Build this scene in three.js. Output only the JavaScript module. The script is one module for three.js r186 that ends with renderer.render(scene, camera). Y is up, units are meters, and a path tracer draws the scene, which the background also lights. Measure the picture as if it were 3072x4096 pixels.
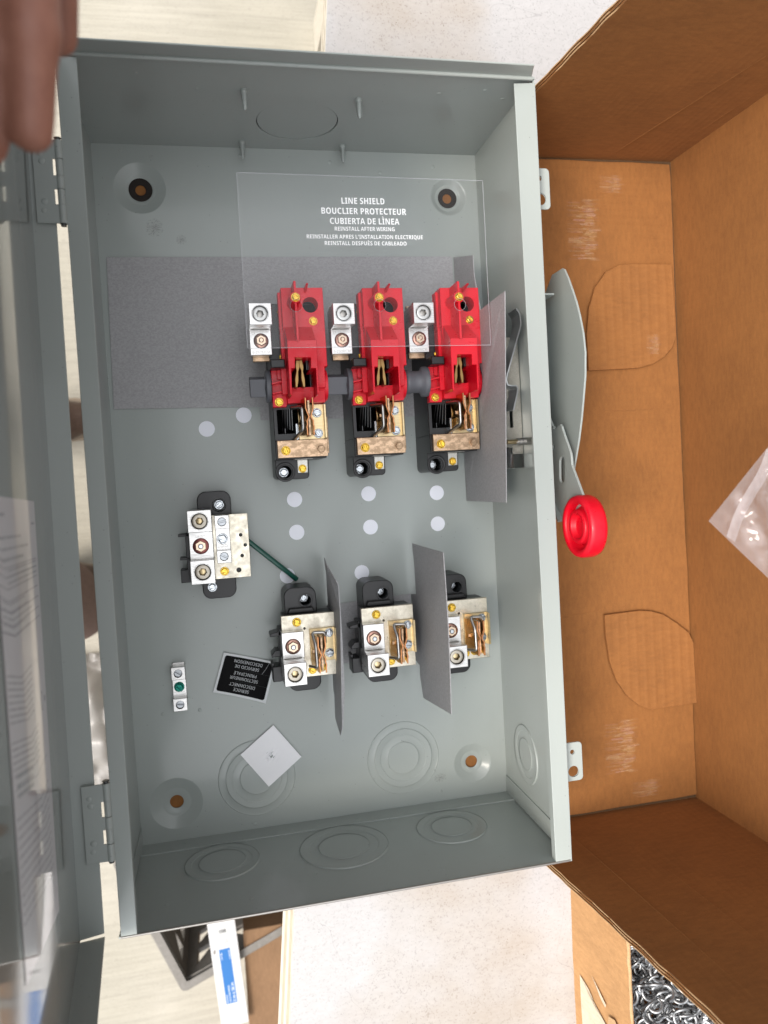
import * as THREE from 'three';
import { mergeGeometries } from 'three/addons/utils/BufferGeometryUtils.js';
import { MarchingCubes } from 'three/addons/objects/MarchingCubes.js';
import { FontLoader } from 'three/addons/loaders/FontLoader.js';

// ───────────────────────── camera, sky, sun, exposure ─────────────────────────
// World: X right across the switch box, Y up, Z down along it; metres (shapes below are drawn in millimetres).
const scene = new THREE.Scene();
const camera = new THREE.PerspectiveCamera(67.6932, 768 / 1024, 0.02, 60);
camera.position.set(0.107747, 0.828705, 0.354656);
camera.up.set(0.065573, -0.031957, -0.997336);
camera.lookAt(camera.position.clone().add(new THREE.Vector3(0.206061, -0.977510, 0.044870)));
camera.focus = 0.76; camera.userData.fStop = 5.6;
scene.add(camera);

const renderer = new THREE.WebGLRenderer({ antialias: true });
renderer.setSize(768, 1024);
renderer.toneMapping = THREE.LinearToneMapping;
renderer.toneMappingExposure = 2.1;
renderer.shadowMap.enabled = true; renderer.shadowMap.type = THREE.PCFSoftShadowMap;

const SUN = new THREE.Vector3(-0.53, 0.83, 0.15).normalize();
{ // overcast sky: brighter overhead, a broad soft glow round the hidden sun, faint cloud structure
  const W = 256, H = 128, d = new Float32Array(W * H * 4), v = new THREE.Vector3();
  for (let j = 0; j < H; j++) for (let i = 0; i < W; i++) {
    const th = ((j + 0.5) / H - 0.5) * Math.PI, ph = ((i + 0.5) / W - 0.5) * 2 * Math.PI;
    v.set(Math.cos(th) * Math.cos(ph), Math.sin(th), Math.cos(th) * Math.sin(ph));
    const s = Math.max(v.y, 0), c = Math.max(v.dot(SUN), 0);
    let L = v.y > -0.02 ? 0.12 + 0.17 * s + 1.85 * Math.pow(c, 3.8) : 0.30;
    L *= 1 + 0.08 * Math.sin(7 * v.x + 3 * v.z + 2 * Math.sin(5 * v.z)) * Math.sin(6 * v.z - 2 * v.x) * s;
    const k = (j * W + i) * 4; d[k] = L * 0.985; d[k + 1] = L; d[k + 2] = L * 1.03; d[k + 3] = 1;
  }
  const t = new THREE.DataTexture(d, W, H, THREE.RGBAFormat, THREE.FloatType);
  t.mapping = THREE.EquirectangularReflectionMapping; t.magFilter = t.minFilter = THREE.LinearFilter; t.wrapS = THREE.RepeatWrapping; t.needsUpdate = true;
  scene.background = t; scene.environment = t;
}
const sun = new THREE.DirectionalLight(0xfff4e6, 1.5);
sun.position.copy(SUN).multiplyScalar(4); sun.target.position.set(0.2, 0, 0.36); sun.castShadow = true; sun.shadow.radius = 36;
sun.shadow.mapSize.set(2048, 2048); Object.assign(sun.shadow.camera, { left: -1.6, right: 1.6, top: 1.6, bottom: -1.6, near: 0.5, far: 9 });
scene.add(sun, sun.target);

// ───────────────────────── helpers ─────────────────────────
let seed = 7; const rnd = () => { seed = (seed * 1664525 + 1013904223) >>> 0; return seed / 4294967296; };
const rr_ = (a, b) => a + (b - a) * rnd();
const hash = (x, y, s) => { let h = (x * 374761393 + y * 668265263 + s * 2147483647) | 0; h = Math.imul(h ^ (h >>> 13), 1274126177); return ((h ^ (h >>> 16)) >>> 0) / 4294967296; };
const smooth = (t) => t * t * (3 - 2 * t);
function vn(x, y, px, py, s) { // value noise, periodic
  const xi = Math.floor(x), yi = Math.floor(y), fx = smooth(x - xi), fy = smooth(y - yi), m = (a, n) => ((a % n) + n) % n;
  const a = hash(m(xi, px), m(yi, py), s), b = hash(m(xi + 1, px), m(yi, py), s), c = hash(m(xi, px), m(yi + 1, py), s), d = hash(m(xi + 1, px), m(yi + 1, py), s);
  return a + (b - a) * fx + (c - a) * fy + (a - b - c + d) * fx * fy;
}
const fbm = (u, v, fx, fy, s, n = 4) => { let a = 0, w = 0.5, t = 0; for (let i = 0; i < n; i++) { a += w * vn(u * fx, v * fy, fx, fy, s + i); t += w; w *= 0.5; fx *= 2; fy *= 2; } return a / t; };
function tex(n, metres, fn, srgb = false) {
  const d = new Uint8Array(n * n * 4);
  for (let j = 0; j < n; j++) for (let i = 0; i < n; i++) {
    const c = fn((i + 0.5) / n, (j + 0.5) / n), k = (j * n + i) * 4, a = typeof c === 'number' ? [c, c, c] : c;
    for (let q = 0; q < 3; q++) d[k + q] = Math.max(0, Math.min(255, Math.round(a[q] * 255)));
    d[k + 3] = 255;
  }
  const t = new THREE.DataTexture(d, n, n); t.wrapS = t.wrapT = THREE.RepeatWrapping; t.magFilter = THREE.LinearFilter; t.minFilter = THREE.LinearMipmapLinearFilter; t.generateMipmaps = true;
  if (srgb) t.colorSpace = THREE.SRGBColorSpace;
  t.repeat.set(1 / metres, 1 / metres); t.needsUpdate = true; return t;
}
function canvasTex(w, h, draw, srgb = true) {
  const c = document.createElement('canvas'); c.width = w; c.height = h; draw(c.getContext('2d'), w, h);
  const t = new THREE.CanvasTexture(c); if (srgb) t.colorSpace = THREE.SRGBColorSpace; t.anisotropy = 8; return t;
}
const lin = (r, g, b) => new THREE.Color().setRGB(r, g, b);
const std = (color, o = {}) => new THREE.MeshStandardMaterial({ color, side: THREE.DoubleSide, ...o });
const phy = (color, o = {}) => new THREE.MeshPhysicalMaterial({ color, side: THREE.DoubleSide, ...o });

// textures (colour, grain and fine relief only)
const T = {
  peel: tex(256, 0.06, (u, v) => fbm(u, v, 24, 24, 3, 3)),
  paintCol: tex(512, 0.35, (u, v) => { const m = 0.94 + 0.06 * fbm(u, v, 6, 6, 11); const k = hash(Math.floor(u * 512), Math.floor(v * 512), 5); const s = k > 0.9997 ? 0.45 : k < 0.00012 ? 1.25 : 1; return [m * s, m * s, m * s]; }),
  paintRough: tex(256, 0.3, (u, v) => 0.75 + 0.25 * fbm(u, v, 5, 5, 21)),
  fibre: tex(512, 0.09, (u, v) => { const f = fbm(u, v, 60, 80, 31, 4), k = hash(Math.floor(u * 512), Math.floor(v * 512), 8); const c = 0.72 + 0.30 * (f - 0.5) + (k > 0.997 ? -0.35 : k < 0.002 ? 0.25 : 0); return [c, c, c * 1.01]; }),
  card: tex(512, 0.22, (u, v) => { const f = fbm(u, v, 28, 80, 41, 4), g = fbm(u, v, 4, 4, 43, 4), k = hash(Math.floor(u * 256), Math.floor(v * 512), 9); const c = 0.80 + 0.22 * (f - 0.5) + 0.24 * (g - 0.5) + 0.12 * (k - 0.5) + (k > 0.9985 ? -0.22 : 0); return [c, c * (0.985 + 0.03 * f), c * (0.96 + 0.06 * f)]; }),
  cardBump: tex(512, 0.24, (u, v) => { const w = Math.pow(0.5 + 0.5 * Math.sin(2 * Math.PI * 30 * u + 2.2 * fbm(u, v, 3, 3, 50)), 1.5); return 0.42 * w * Math.max(0, fbm(u, v, 5, 4, 49, 3) - 0.25) + 0.16 * fbm(u, v, 60, 90, 47, 3) + 0.55 * fbm(u, v, 6, 9, 48, 4); }),
  flute: tex(256, 0.16, (u, v) => 0.6 * Math.pow(0.5 + 0.5 * Math.sin(2 * Math.PI * 14 * u + 1.5 * fbm(u, v, 4, 2, 55)), 2) * (0.4 + fbm(u, v, 4, 3, 56)) + 0.4 * fbm(u, v, 6, 6, 57)),
  ply: tex(1024, 0.5, (u, v) => {
    const g = fbm(u, v, 90, 200, 61, 3), b = fbm(u, v, 5, 5, 62, 4), k = fbm(u, v, 340, 300, 63, 2), sc = Math.min(Math.abs(fbm(u, v, 5, 9, 66, 2) - 0.42), Math.abs(fbm(u, v, 8, 4, 67, 2) - 0.61)), h = hash(Math.floor(u * 512), Math.floor(v * 512), 12);
    let c = 0.93 + 0.10 * (g - 0.5) + 0.07 * (b - 0.5);
    const pits = Math.max(0, Math.min(1, (k - 0.66) * 8)) * 0.17, dirt = Math.max(0, fbm(u, v, 3, 3, 65, 5) - 0.56) * 2.6;
    c -= pits * (0.3 + b) + (sc < 0.0012 && b > 0.5 ? 0.16 : 0) + (h > 0.9994 ? 0.4 : 0);
    return [c - dirt * 0.20, c * 0.985 - dirt * 0.30, c * 0.975 - dirt * 0.42];
  }),
  conc: tex(1024, 0.5, (u, v) => {
    const l = fbm(u, v, 7, 150, 71, 4), l2 = fbm(u, v, 4, 60, 72, 2), b = fbm(u, v, 5, 5, 73, 4), p = fbm(u, v, 230, 330, 74, 2);
    let c = 0.88 + 0.20 * (l - 0.5) + 0.14 * (l2 - 0.5) + 0.14 * (b - 0.5) - Math.max(0, Math.min(1, (p - 0.72) * 14)) * 0.16;
    return [c, c * 0.975, c * (0.91 + 0.03 * b)];
  }),
  concBump: tex(512, 0.5, (u, v) => 0.6 * fbm(u, v, 8, 150, 71, 3) + 0.4 * fbm(u, v, 60, 120, 74, 2)),
  brush: tex(256, 0.03, (u, v) => 0.80 + 0.3 * (fbm(u, v, 4, 110, 81, 2) - 0.5) + 0.1 * (fbm(u, v, 5, 5, 82) - 0.5)),
  brushR: tex(256, 0.03, (u, v) => 0.65 + 0.5 * (fbm(u, v, 5, 90, 83, 2) - 0.5)),
  tin: tex(256, 0.05, (u, v) => { const f = fbm(u, v, 9, 9, 91, 5), g = fbm(u, v, 60, 60, 92, 2); const c = 0.80 + 0.30 * (f - 0.5) + 0.16 * (g - 0.5); return [c, c * 0.975, c * (0.90 + 0.06 * f)]; }),
  tinR: tex(256, 0.05, (u, v) => 0.6 + 0.6 * (fbm(u, v, 12, 12, 93, 4) - 0.4)),
  copper: tex(256, 0.045, (u, v) => { const f = fbm(u, v, 7, 12, 101, 5), g = fbm(u, v, 30, 50, 102, 3); const t = Math.max(0, Math.min(1, (f - 0.40) * 4.5 + 1.4 * (g - 0.5))); return [1.0 - 0.42 * t, 0.93 - 0.40 * t, 0.84 - 0.38 * t]; }),
  wood: tex(256, 0.1, (u, v) => { const f = fbm(u, v, 6, 60, 111, 3); return [0.84 + 0.3 * (f - 0.5), 0.80 + 0.3 * (f - 0.5), 0.72 + 0.28 * (f - 0.5)]; }),
  skin: tex(256, 0.05, (u, v) => { const f = fbm(u, v, 8, 8, 121, 4); return [0.85 + 0.3 * (f - 0.5), 0.82 + 0.36 * (f - 0.5), 0.8 + 0.36 * (f - 0.5)]; }),
  cloth: tex(256, 0.03, (u, v) => 0.75 + 0.22 * Math.sin(u * 2 * Math.PI * 24) * Math.sin(v * 2 * Math.PI * 24) + 0.3 * (fbm(u, v, 8, 8, 131) - 0.5)),
};
Object.assign(T, {
  redCol: tex(512, 0.12, (u, v) => { const k = hash(Math.floor(u * 512), Math.floor(v * 512), 15), f = fbm(u, v, 6, 6, 141, 3); const c = 0.90 + 0.16 * (f - 0.5); return k > 0.9988 ? [0.95, 0.9, 0.9] : [c, c, c]; }),
  redR: tex(256, 0.05, (u, v) => 0.55 + 0.8 * (fbm(u, v, 5, 9, 151, 4) - 0.4)),
});
const M = {
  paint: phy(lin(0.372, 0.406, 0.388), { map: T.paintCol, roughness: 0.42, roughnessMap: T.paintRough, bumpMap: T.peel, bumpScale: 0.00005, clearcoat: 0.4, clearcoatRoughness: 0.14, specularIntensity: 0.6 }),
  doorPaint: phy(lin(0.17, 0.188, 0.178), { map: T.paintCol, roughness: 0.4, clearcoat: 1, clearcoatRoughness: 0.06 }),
  red: phy(lin(0.80, 0.004, 0.022), { map: T.redCol, roughness: 0.62, roughnessMap: T.redR, bumpMap: T.peel, bumpScale: 0.00003, specularIntensity: 0.9 }),
  black: phy(lin(0.011, 0.011, 0.012), { roughness: 0.36, bumpMap: T.peel, bumpScale: 0.00003 }),
  dark: std(lin(0.008, 0.008, 0.008), { roughness: 0.8 }),
  grey: phy(lin(0.105, 0.11, 0.125), { roughness: 0.42, bumpMap: T.peel, bumpScale: 0.00003 }),
  fibre: std(lin(0.50, 0.495, 0.50), { map: T.fibre, roughness: 0.6 }),
  alu: std(lin(0.90, 0.89, 0.87), { map: T.brush, metalness: 1, roughness: 0.5, roughnessMap: T.brushR, bumpMap: T.brush, bumpScale: 0.00002 }),
  aluDark: std(lin(0.42, 0.40, 0.37), { metalness: 1, roughness: 0.38 }),
  tin: std(lin(0.82, 0.78, 0.68), { map: T.tin, metalness: 1, roughness: 0.55, roughnessMap: T.tinR }),
  copper: std(lin(0.66, 0.50, 0.37), { map: T.copper, metalness: 1, roughness: 0.42, bumpMap: T.copper, bumpScale: 0.00008 }),
  jaw: std(lin(0.62, 0.37, 0.13), { metalness: 1, roughness: 0.26 }),
  blade: std(lin(0.34, 0.22, 0.09), { metalness: 1, roughness: 0.4 }),
  jawEdge: std(lin(0.60, 0.27, 0.12), { metalness: 1, roughness: 0.35 }),
  brassPlate: std(lin(0.78, 0.62, 0.36), { map: T.brush, metalness: 1, roughness: 0.30 }),
  brass: std(lin(0.72, 0.47, 0.075), { metalness: 1, roughness: 0.24 }),
  zinc: std(lin(0.56, 0.59, 0.62), { metalness: 1, roughness: 0.26 }),
  clamp: std(lin(0.40, 0.42, 0.44), { metalness: 1, roughness: 0.3 }),
  zincDull: std(lin(0.55, 0.57, 0.58), { metalness: 1, roughness: 0.42 }),
  steel: std(lin(0.50, 0.49, 0.47), { metalness: 1, roughness: 0.30 }),
  steelDark: std(lin(0.10, 0.10, 0.10), { metalness: 1, roughness: 0.35 }),
  chrome: std(lin(0.85, 0.85, 0.86), { metalness: 1, roughness: 0.10 }),
  bracket: std(lin(0.62, 0.62, 0.60), { map: T.tin, metalness: 1, roughness: 0.36 }),
  nut: std(lin(0.42, 0.24, 0.19), { metalness: 1, roughness: 0.28 }),
  nutTop: std(lin(0.62, 0.48, 0.36), { metalness: 1, roughness: 0.25 }),
  lugScrew: std(lin(0.50, 0.46, 0.39), { metalness: 1, roughness: 0.42 }),
  setScrew: std(lin(0.62, 0.62, 0.60), { metalness: 1, roughness: 0.45 }), socket: std(lin(0.40, 0.36, 0.27), { metalness: 1, roughness: 0.45 }),
  green: phy(lin(0.004, 0.085, 0.06), { roughness: 0.28, clearcoat: 0.6 }),
  greenMetal: std(lin(0.01, 0.20, 0.15), { metalness: 0.7, roughness: 0.25 }),
  pane: phy(lin(0.985, 0.985, 0.99), { transmission: 1, thickness: 0, roughness: 0.0, ior: 1.4 }),
  paneEdge: phy(lin(0.8, 0.81, 0.84), { roughness: 0.35, transmission: 0.6, thickness: 0 }),
  white: std(lin(0.90, 0.90, 0.92), { roughness: 0.75 }),
  dot: std(lin(0.88, 0.90, 0.97), { roughness: 0.6 }),
  card: std(lin(0.325, 0.132, 0.034), { map: T.card, roughness: 0.86, bumpMap: T.cardBump, bumpScale: 0.0009 }),
  cardWall: std(lin(0.325, 0.132, 0.034), { map: T.card, roughness: 0.86, bumpMap: T.cardBump, bumpScale: 0.0005 }),
  cardFlap: std(lin(0.34, 0.139, 0.037), { map: T.card, roughness: 0.86, bumpMap: T.flute, bumpScale: 0.0006 }),
  cardLight: std(lin(0.54, 0.295, 0.125), { map: T.card, roughness: 0.88, bumpMap: T.cardBump, bumpScale: 0.0004 }),
  cardEdge: std(lin(0.60, 0.38, 0.20), { map: T.card, roughness: 0.95 }),
  cardCore: std(lin(0.30, 0.19, 0.10), { map: T.card, roughness: 0.95 }),
  cardGapShade: std(lin(0.12, 0.065, 0.03), { map: T.card, roughness: 0.95 }),
  cardDark: std(lin(0.26, 0.15, 0.08), { map: T.card, roughness: 0.9 }),
  ply: std(lin(0.465, 0.462, 0.47), { map: T.ply, roughness: 0.62 }),
  plyEdge: [std(lin(0.66, 0.64, 0.60), { map: T.wood, roughness: 0.8 }), std(lin(0.50, 0.45, 0.38), { map: T.wood, roughness: 0.8 })],
  conc: std(lin(0.43, 0.415, 0.37), { map: T.conc, roughness: 0.9, bumpMap: T.concBump, bumpScale: 0.0012 }),
  crate: std(lin(0.235, 0.225, 0.215), { map: T.tin, roughness: 0.65 }),
  foam: std(lin(0.035, 0.028, 0.024), { map: T.fibre, roughness: 1 }),
  paper: std(lin(0.74, 0.62, 0.47), { map: T.card, roughness: 0.9 }),
  hook: std(lin(0.42, 0.43, 0.44), { metalness: 1, roughness: 0.45 }),
  skin: phy(lin(0.35, 0.155, 0.108), { map: T.skin, roughness: 0.55, clearcoat: 0.08, clearcoatRoughness: 0.5 }),
  shirt: std(lin(0.035, 0.037, 0.045), { map: T.cloth, roughness: 0.95 }),
  trousers: std(lin(0.22, 0.145, 0.12), { map: T.cloth, roughness: 0.95 }),
  shoe: std(lin(0.10, 0.06, 0.042), { map: T.skin, roughness: 0.6 }),
  hair: std(lin(0.03, 0.02, 0.015), { roughness: 0.8 }),
  bag: phy(lin(0.93, 0.915, 0.925), { transmission: 0.93, thickness: 0, roughness: 0.04, ior: 1.5, side: THREE.DoubleSide }),
  seal: phy(lin(0.9, 0.87, 0.88), { transmission: 0.85, thickness: 0, roughness: 0.1, ior: 1.5 }),
  wrap: phy(lin(0.55, 0.53, 0.51), { transmission: 0.55, thickness: 0, roughness: 0.35 }),
};

// geometry (millimetres)
const circ = (cx, cz, r, n = 32) => Array.from({ length: n }, (_, i) => [cx + r * Math.cos(2 * Math.PI * i / n), cz + r * Math.sin(2 * Math.PI * i / n)]);
function rrect(x0, x1, z0, z1, r, n = 5) {
  const R = Array.isArray(r) ? r : [r, r, r, r], p = [];
  [[x1, z1, 0], [x0, z1, 1], [x0, z0, 2], [x1, z0, 3]].forEach(([x, z, q], k) => {
    const rad = R[k], cx = x + (x === x1 ? -rad : rad), cz = z + (z === z1 ? -rad : rad);
    if (rad < 0.55) { p.push([x, z]); return; }
    for (let i = 0; i <= n; i++) { const a = q * Math.PI / 2 + i / n * Math.PI / 2; p.push([cx + rad * Math.cos(a), cz + rad * Math.sin(a)]); }
  });
  return p;
}
function ext(pts, a, b, { holes = [], bev = 0.3, axis = 'y', seg = 1 } = {}) {
  const f = axis === 'y' ? ([u, v]) => new THREE.Vector2(u, -v) : axis === 'x' ? ([u, v]) => new THREE.Vector2(-u, v) : ([u, v]) => new THREE.Vector2(u, v);
  const s = new THREE.Shape(pts.map(f)); for (const h of holes) s.holes.push(new THREE.Path(h.map(f)));
  bev = Math.min(bev, (b - a) * 0.4);
  const g = new THREE.ExtrudeGeometry(s, { depth: b - a - 2 * bev, bevelEnabled: bev > 0, bevelSize: bev, bevelThickness: bev, bevelOffset: -bev, bevelSegments: seg, curveSegments: 1 });
  g.translate(0, 0, bev);
  if (axis === 'y') g.rotateX(-Math.PI / 2); else if (axis === 'x') g.rotateY(Math.PI / 2);
  g.translate(axis === 'x' ? a : 0, axis === 'y' ? a : 0, axis === 'z' ? a : 0);
  return g;
}
const box = (x0, x1, y0, y1, z0, z1, bev = 0.3) => ext([[x0, z0], [x1, z0], [x1, z1], [x0, z1]], y0, y1, { bev });
function cyl(cx, cy, cz, r, h, axis = 'y', n = 28, r2 = r) { // from cy upwards / along the axis
  const g = new THREE.CylinderGeometry(r2, r, h, n); g.translate(0, h / 2, 0);
  if (axis === 'x') g.rotateZ(-Math.PI / 2); else if (axis === 'z') g.rotateX(Math.PI / 2);
  return g.translate(cx, cy, cz);
}
function lathe(prof, cx, cy, cz, axis = 'y', n = 40) {
  const g = new THREE.LatheGeometry(prof.map(([r, y]) => new THREE.Vector2(Math.max(r, 1e-4), y)), n);
  if (axis === 'x') g.rotateZ(-Math.PI / 2); else if (axis === '-x') g.rotateZ(Math.PI / 2); else if (axis === 'z') g.rotateX(Math.PI / 2); else if (axis === '-z') g.rotateX(-Math.PI / 2);
  return g.translate(cx, cy, cz);
}
const tube = (pts, r, n = 40, k = 10, tension = 0.5) => new THREE.TubeGeometry(new THREE.CatmullRomCurve3(pts.map((p) => new THREE.Vector3(...p)), false, 'catmullrom', tension), n, r, k);
function polyTube(pts, r, bend = 2, k = 10) { // straight runs with rounded bends
  const P = pts.map((p) => new THREE.Vector3(...p)), path = new THREE.CurvePath(); let a = P[0];
  for (let i = 1; i < P.length - 1; i++) {
    const u = P[i - 1].clone().sub(P[i]).normalize(), v = P[i + 1].clone().sub(P[i]).normalize();
    const s = P[i].clone().addScaledVector(u, bend), e = P[i].clone().addScaledVector(v, bend);
    path.add(new THREE.LineCurve3(a, s)); path.add(new THREE.QuadraticBezierCurve3(s, P[i], e)); a = e;
  }
  path.add(new THREE.LineCurve3(a, P[P.length - 1]));
  const q = path.getSpacedPoints(60); return new THREE.TubeGeometry(new THREE.CatmullRomCurve3(q), 70, r, k);
}
function quad(a, b, c, d) { // a b c d around
  const g = new THREE.BufferGeometry(); g.setAttribute('position', new THREE.Float32BufferAttribute([...a, ...b, ...c, ...a, ...c, ...d], 3)); g.computeVertexNormals();
  g.setAttribute('uv', new THREE.Float32BufferAttribute([0, 1, 1, 1, 1, 0, 0, 1, 1, 0, 0, 0], 2)); return g;
}
function boxUV(g, turn) {
  const p = g.attributes.position, uv = new Float32Array(p.count * 2), a = new THREE.Vector3(), b = new THREE.Vector3(), c = new THREE.Vector3();
  for (let i = 0; i < p.count; i += 3) {
    a.fromBufferAttribute(p, i); b.fromBufferAttribute(p, i + 1); c.fromBufferAttribute(p, i + 2);
    const n = b.clone().sub(a).cross(c.clone().sub(a)), x = Math.abs(n.x), y = Math.abs(n.y), z = Math.abs(n.z);
    [a, b, c].forEach((q, k) => {
      let U, V; if (y >= x && y >= z) { U = q.x; V = q.z; } else if (x >= z) { U = q.y; V = q.z; } else { U = q.x; V = q.y; }
      if (turn) [U, V] = [V, U];
      uv[2 * (i + k)] = U; uv[2 * (i + k) + 1] = V;
    });
  }
  g.setAttribute('uv', new THREE.BufferAttribute(uv, 2));
}
function grid(n, m, P, skip, UV) { // smooth sheet; P(u, v) -> [x, y, z]
  const pos = [], uv = [], idx = [];
  for (let j = 0; j <= m; j++) for (let i = 0; i <= n; i++) { pos.push(...P(i / n, j / m)); uv.push(...(UV ? UV(i / n, j / m) : [i / n, j / m])); }
  for (let j = 0; j < m; j++) for (let i = 0; i < n; i++) { if (skip && skip((i + 0.5) / n, (j + 0.5) / m)) continue; const a = j * (n + 1) + i, b = a + 1, c = a + n + 1, d = c + 1; idx.push(a, c, d, a, d, b); }
  const g = new THREE.BufferGeometry(); g.setAttribute('position', new THREE.Float32BufferAttribute(pos, 3)); g.setAttribute('uv', new THREE.Float32BufferAttribute(uv, 2)); g.setIndex(idx); g.computeVertexNormals(); return g;
}
const taken = {};
function numbered(n) { const k = taken[n] = (taken[n] ?? -1) + 1; return k ? `${n}_${String(k).padStart(3, '0')}` : n; }
function geo(list, { keepUV = false, turn = false } = {}) {
  list = (Array.isArray(list) ? list : [list]).map((g) => { g = g.index ? g.toNonIndexed() : g; for (const k of Object.keys(g.attributes)) if (!['position', 'normal', 'uv'].includes(k)) g.deleteAttribute(k); return g; });
  const g = list.length > 1 ? mergeGeometries(list) : list[0];
  g.scale(0.001, 0.001, 0.001); if (!keepUV) boxUV(g, turn);
  return g;
}
function part(name, list, mat, parent, o = {}) {
  const m = new THREE.Mesh(list.isReady ? list : geo(list, o), mat); m.castShadow = m.receiveShadow = true;
  m.name = parent === scene ? numbered(name) : name; if (o.label) m.userData.label = o.label; if (o.kind) m.userData.kind = o.kind;
  parent.add(m); return m;
}
function thing(name, label, category, group) { const g = new THREE.Group(); g.name = numbered(name); g.userData = { label, category }; if (group) g.userData.group = group; scene.add(g); return g; }
function tag(m, label, category, group) { m.userData.label = label; m.userData.category = category; if (group) m.userData.group = group; return m; }
function dup(root, dx, dz, label) { const c = root.clone(); c.name = numbered(root.name.replace(/_\d+$/, '')); c.position.x += dx / 1000; c.position.z += dz / 1000; c.userData = { ...root.userData, label }; scene.add(c); return c; }
const rot2 = (p, a) => p.map(([x, z]) => [x * Math.cos(a) - z * Math.sin(a), x * Math.sin(a) + z * Math.cos(a)]);
const sh = (p, dx, dz) => p.map(([x, z]) => [x + dx, z + dz]);
// slotted hex-washer screw head, standing on (x, y, z)
function screw(x, y, z, r, ang, h = 3) {
  const hex = Array.from({ length: 6 }, (_, i) => [r * 0.86 * Math.cos(i * Math.PI / 3 + 0.3), r * 0.86 * Math.sin(i * Math.PI / 3 + 0.3)]);
  const rd = circ(0, 0, r * 0.66, 24), half = (p, s) => p.map(([u, v]) => [u, s > 0 ? Math.max(v, r * 0.17) : Math.min(v, -r * 0.17)]);
  const top = (s) => ext(sh(rot2(half(rd, s), ang), x, z), y + h * 0.42, y + h, { bev: r * 0.11, seg: 2 });
  return [cyl(x, y, z, r, h * 0.26, 'y', 30, r * 0.9), ext(sh(rot2(hex, ang), x, z), y + h * 0.2, y + h * 0.56, { bev: r * 0.1 }), top(1), top(-1)];
}
// countersunk set screw with a hex socket inside a lug's top plate
const setScrew = (x, y, z, r) => [lathe([[r - 1.3, -7], [r - 1.3, -1.5], [r - 1.9, -0.9], [r * 0.56, -0.9]], x, y, z, 'y', 40), ext(circ(x, z, r * 0.58, 28), y - 4.4, y - 0.95, { bev: 0, holes: [Array.from({ length: 6 }, (_, i) => [x + r * 0.47 * Math.cos(i * Math.PI / 3 + 0.2), z + r * 0.47 * Math.sin(i * Math.PI / 3 + 0.2)])] }), lathe([[r + 0.25, 0.62], [r - 0.35, 0.1], [r - 0.5, -1.2], [r - 0.5, -7]], x, y, z, 'y', 40)];
const setFloor = (x, y, z, r) => { const g = new THREE.SphereGeometry(r * 0.5, 7, 5); g.scale(1, 0.28, 1); return g.toNonIndexed().translate(x, y - 4.6, z); };
const flangeNut = (x, y, z, r) => { const h = Array.from({ length: 6 }, (_, i) => [x + r * 0.74 * Math.cos(i * Math.PI / 3 + 0.5), z + r * 0.74 * Math.sin(i * Math.PI / 3 + 0.5)]); return { flange: [lathe([[r, 0], [r, 0.5], [r * 0.82, 1.4], [r * 0.5, 1.6]], x, y, z, 'y', 40)], hex: [ext(h, y + 0.6, y + 4.2, { bev: 0.6, holes: [circ(x, z, r * 0.36, 20)] })], stud: [cyl(x, y, z, r * 0.33, 5.4, 'y', 20), cyl(x, y + 5.4, z, r * 0.33, 0.5, 'y', 20, r * 0.22)] }; };

// ───────────────────────── the setting ─────────────────────────
{
  const g = new THREE.PlaneGeometry(24, 24, 1, 1); g.rotateX(-Math.PI / 2); const uv = g.attributes.uv, p = g.attributes.position;
  for (let i = 0; i < uv.count; i++) uv.setXY(i, p.getX(i), p.getZ(i));
  const m = new THREE.Mesh(g, M.conc); m.name = 'concrete_ground'; m.userData = { kind: 'structure', label: 'pale broom finished concrete ground' }; m.position.y = -0.93; m.receiveShadow = true; scene.add(m);
}
const TOP = -12, edgeX = (z) => 246 - 0.0988 * (z + 108);
{
  const t = thing('workbench', 'scuffed white plywood workbench top under the opened carton', 'workbench');
  const poly = (o) => [[edgeX(-760) + (o > 2 ? o : o - 2), -760], [1500, -760], [1500, 1500], [edgeX(1500) + o, 1500]], layer = (i) => { const k = (z) => 2.2 - i * Math.max(0.1, 0.35 + (z + 110) * 0.0021) + (i % 2) * 0.3; return [[edgeX(-760) + k(-760), -760], [1500, -760], [1500, 1500], [edgeX(1500) + k(1500), 1500], [edgeX(-350) + k(-350), -350]]; };
  part('board', ext(poly(3.2), TOP - 3, TOP, { bev: 0.6, seg: 2 }), M.ply, t);
  for (let i = 0; i < 5; i++) part('ply_layer', ext(layer(i), TOP - 3 - 3.2 * (i + 1), TOP - 3 - 3.2 * i, { bev: 0.15 }), M.plyEdge[i % 2], t, { turn: true });
  for (const [x, z] of [[420, -640], [1400, -640], [420, 1420], [1400, 1420]]) part('leg', box(x - 40, x + 40, -930, TOP - 19, z - 40, z + 40, 2), M.plyEdge[0], t);
  for (const z of [-690, 1440]) part('rail', box(300, 1450, TOP - 110, TOP - 19.2, z, z + 40), M.plyEdge[0], t);
}

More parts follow.
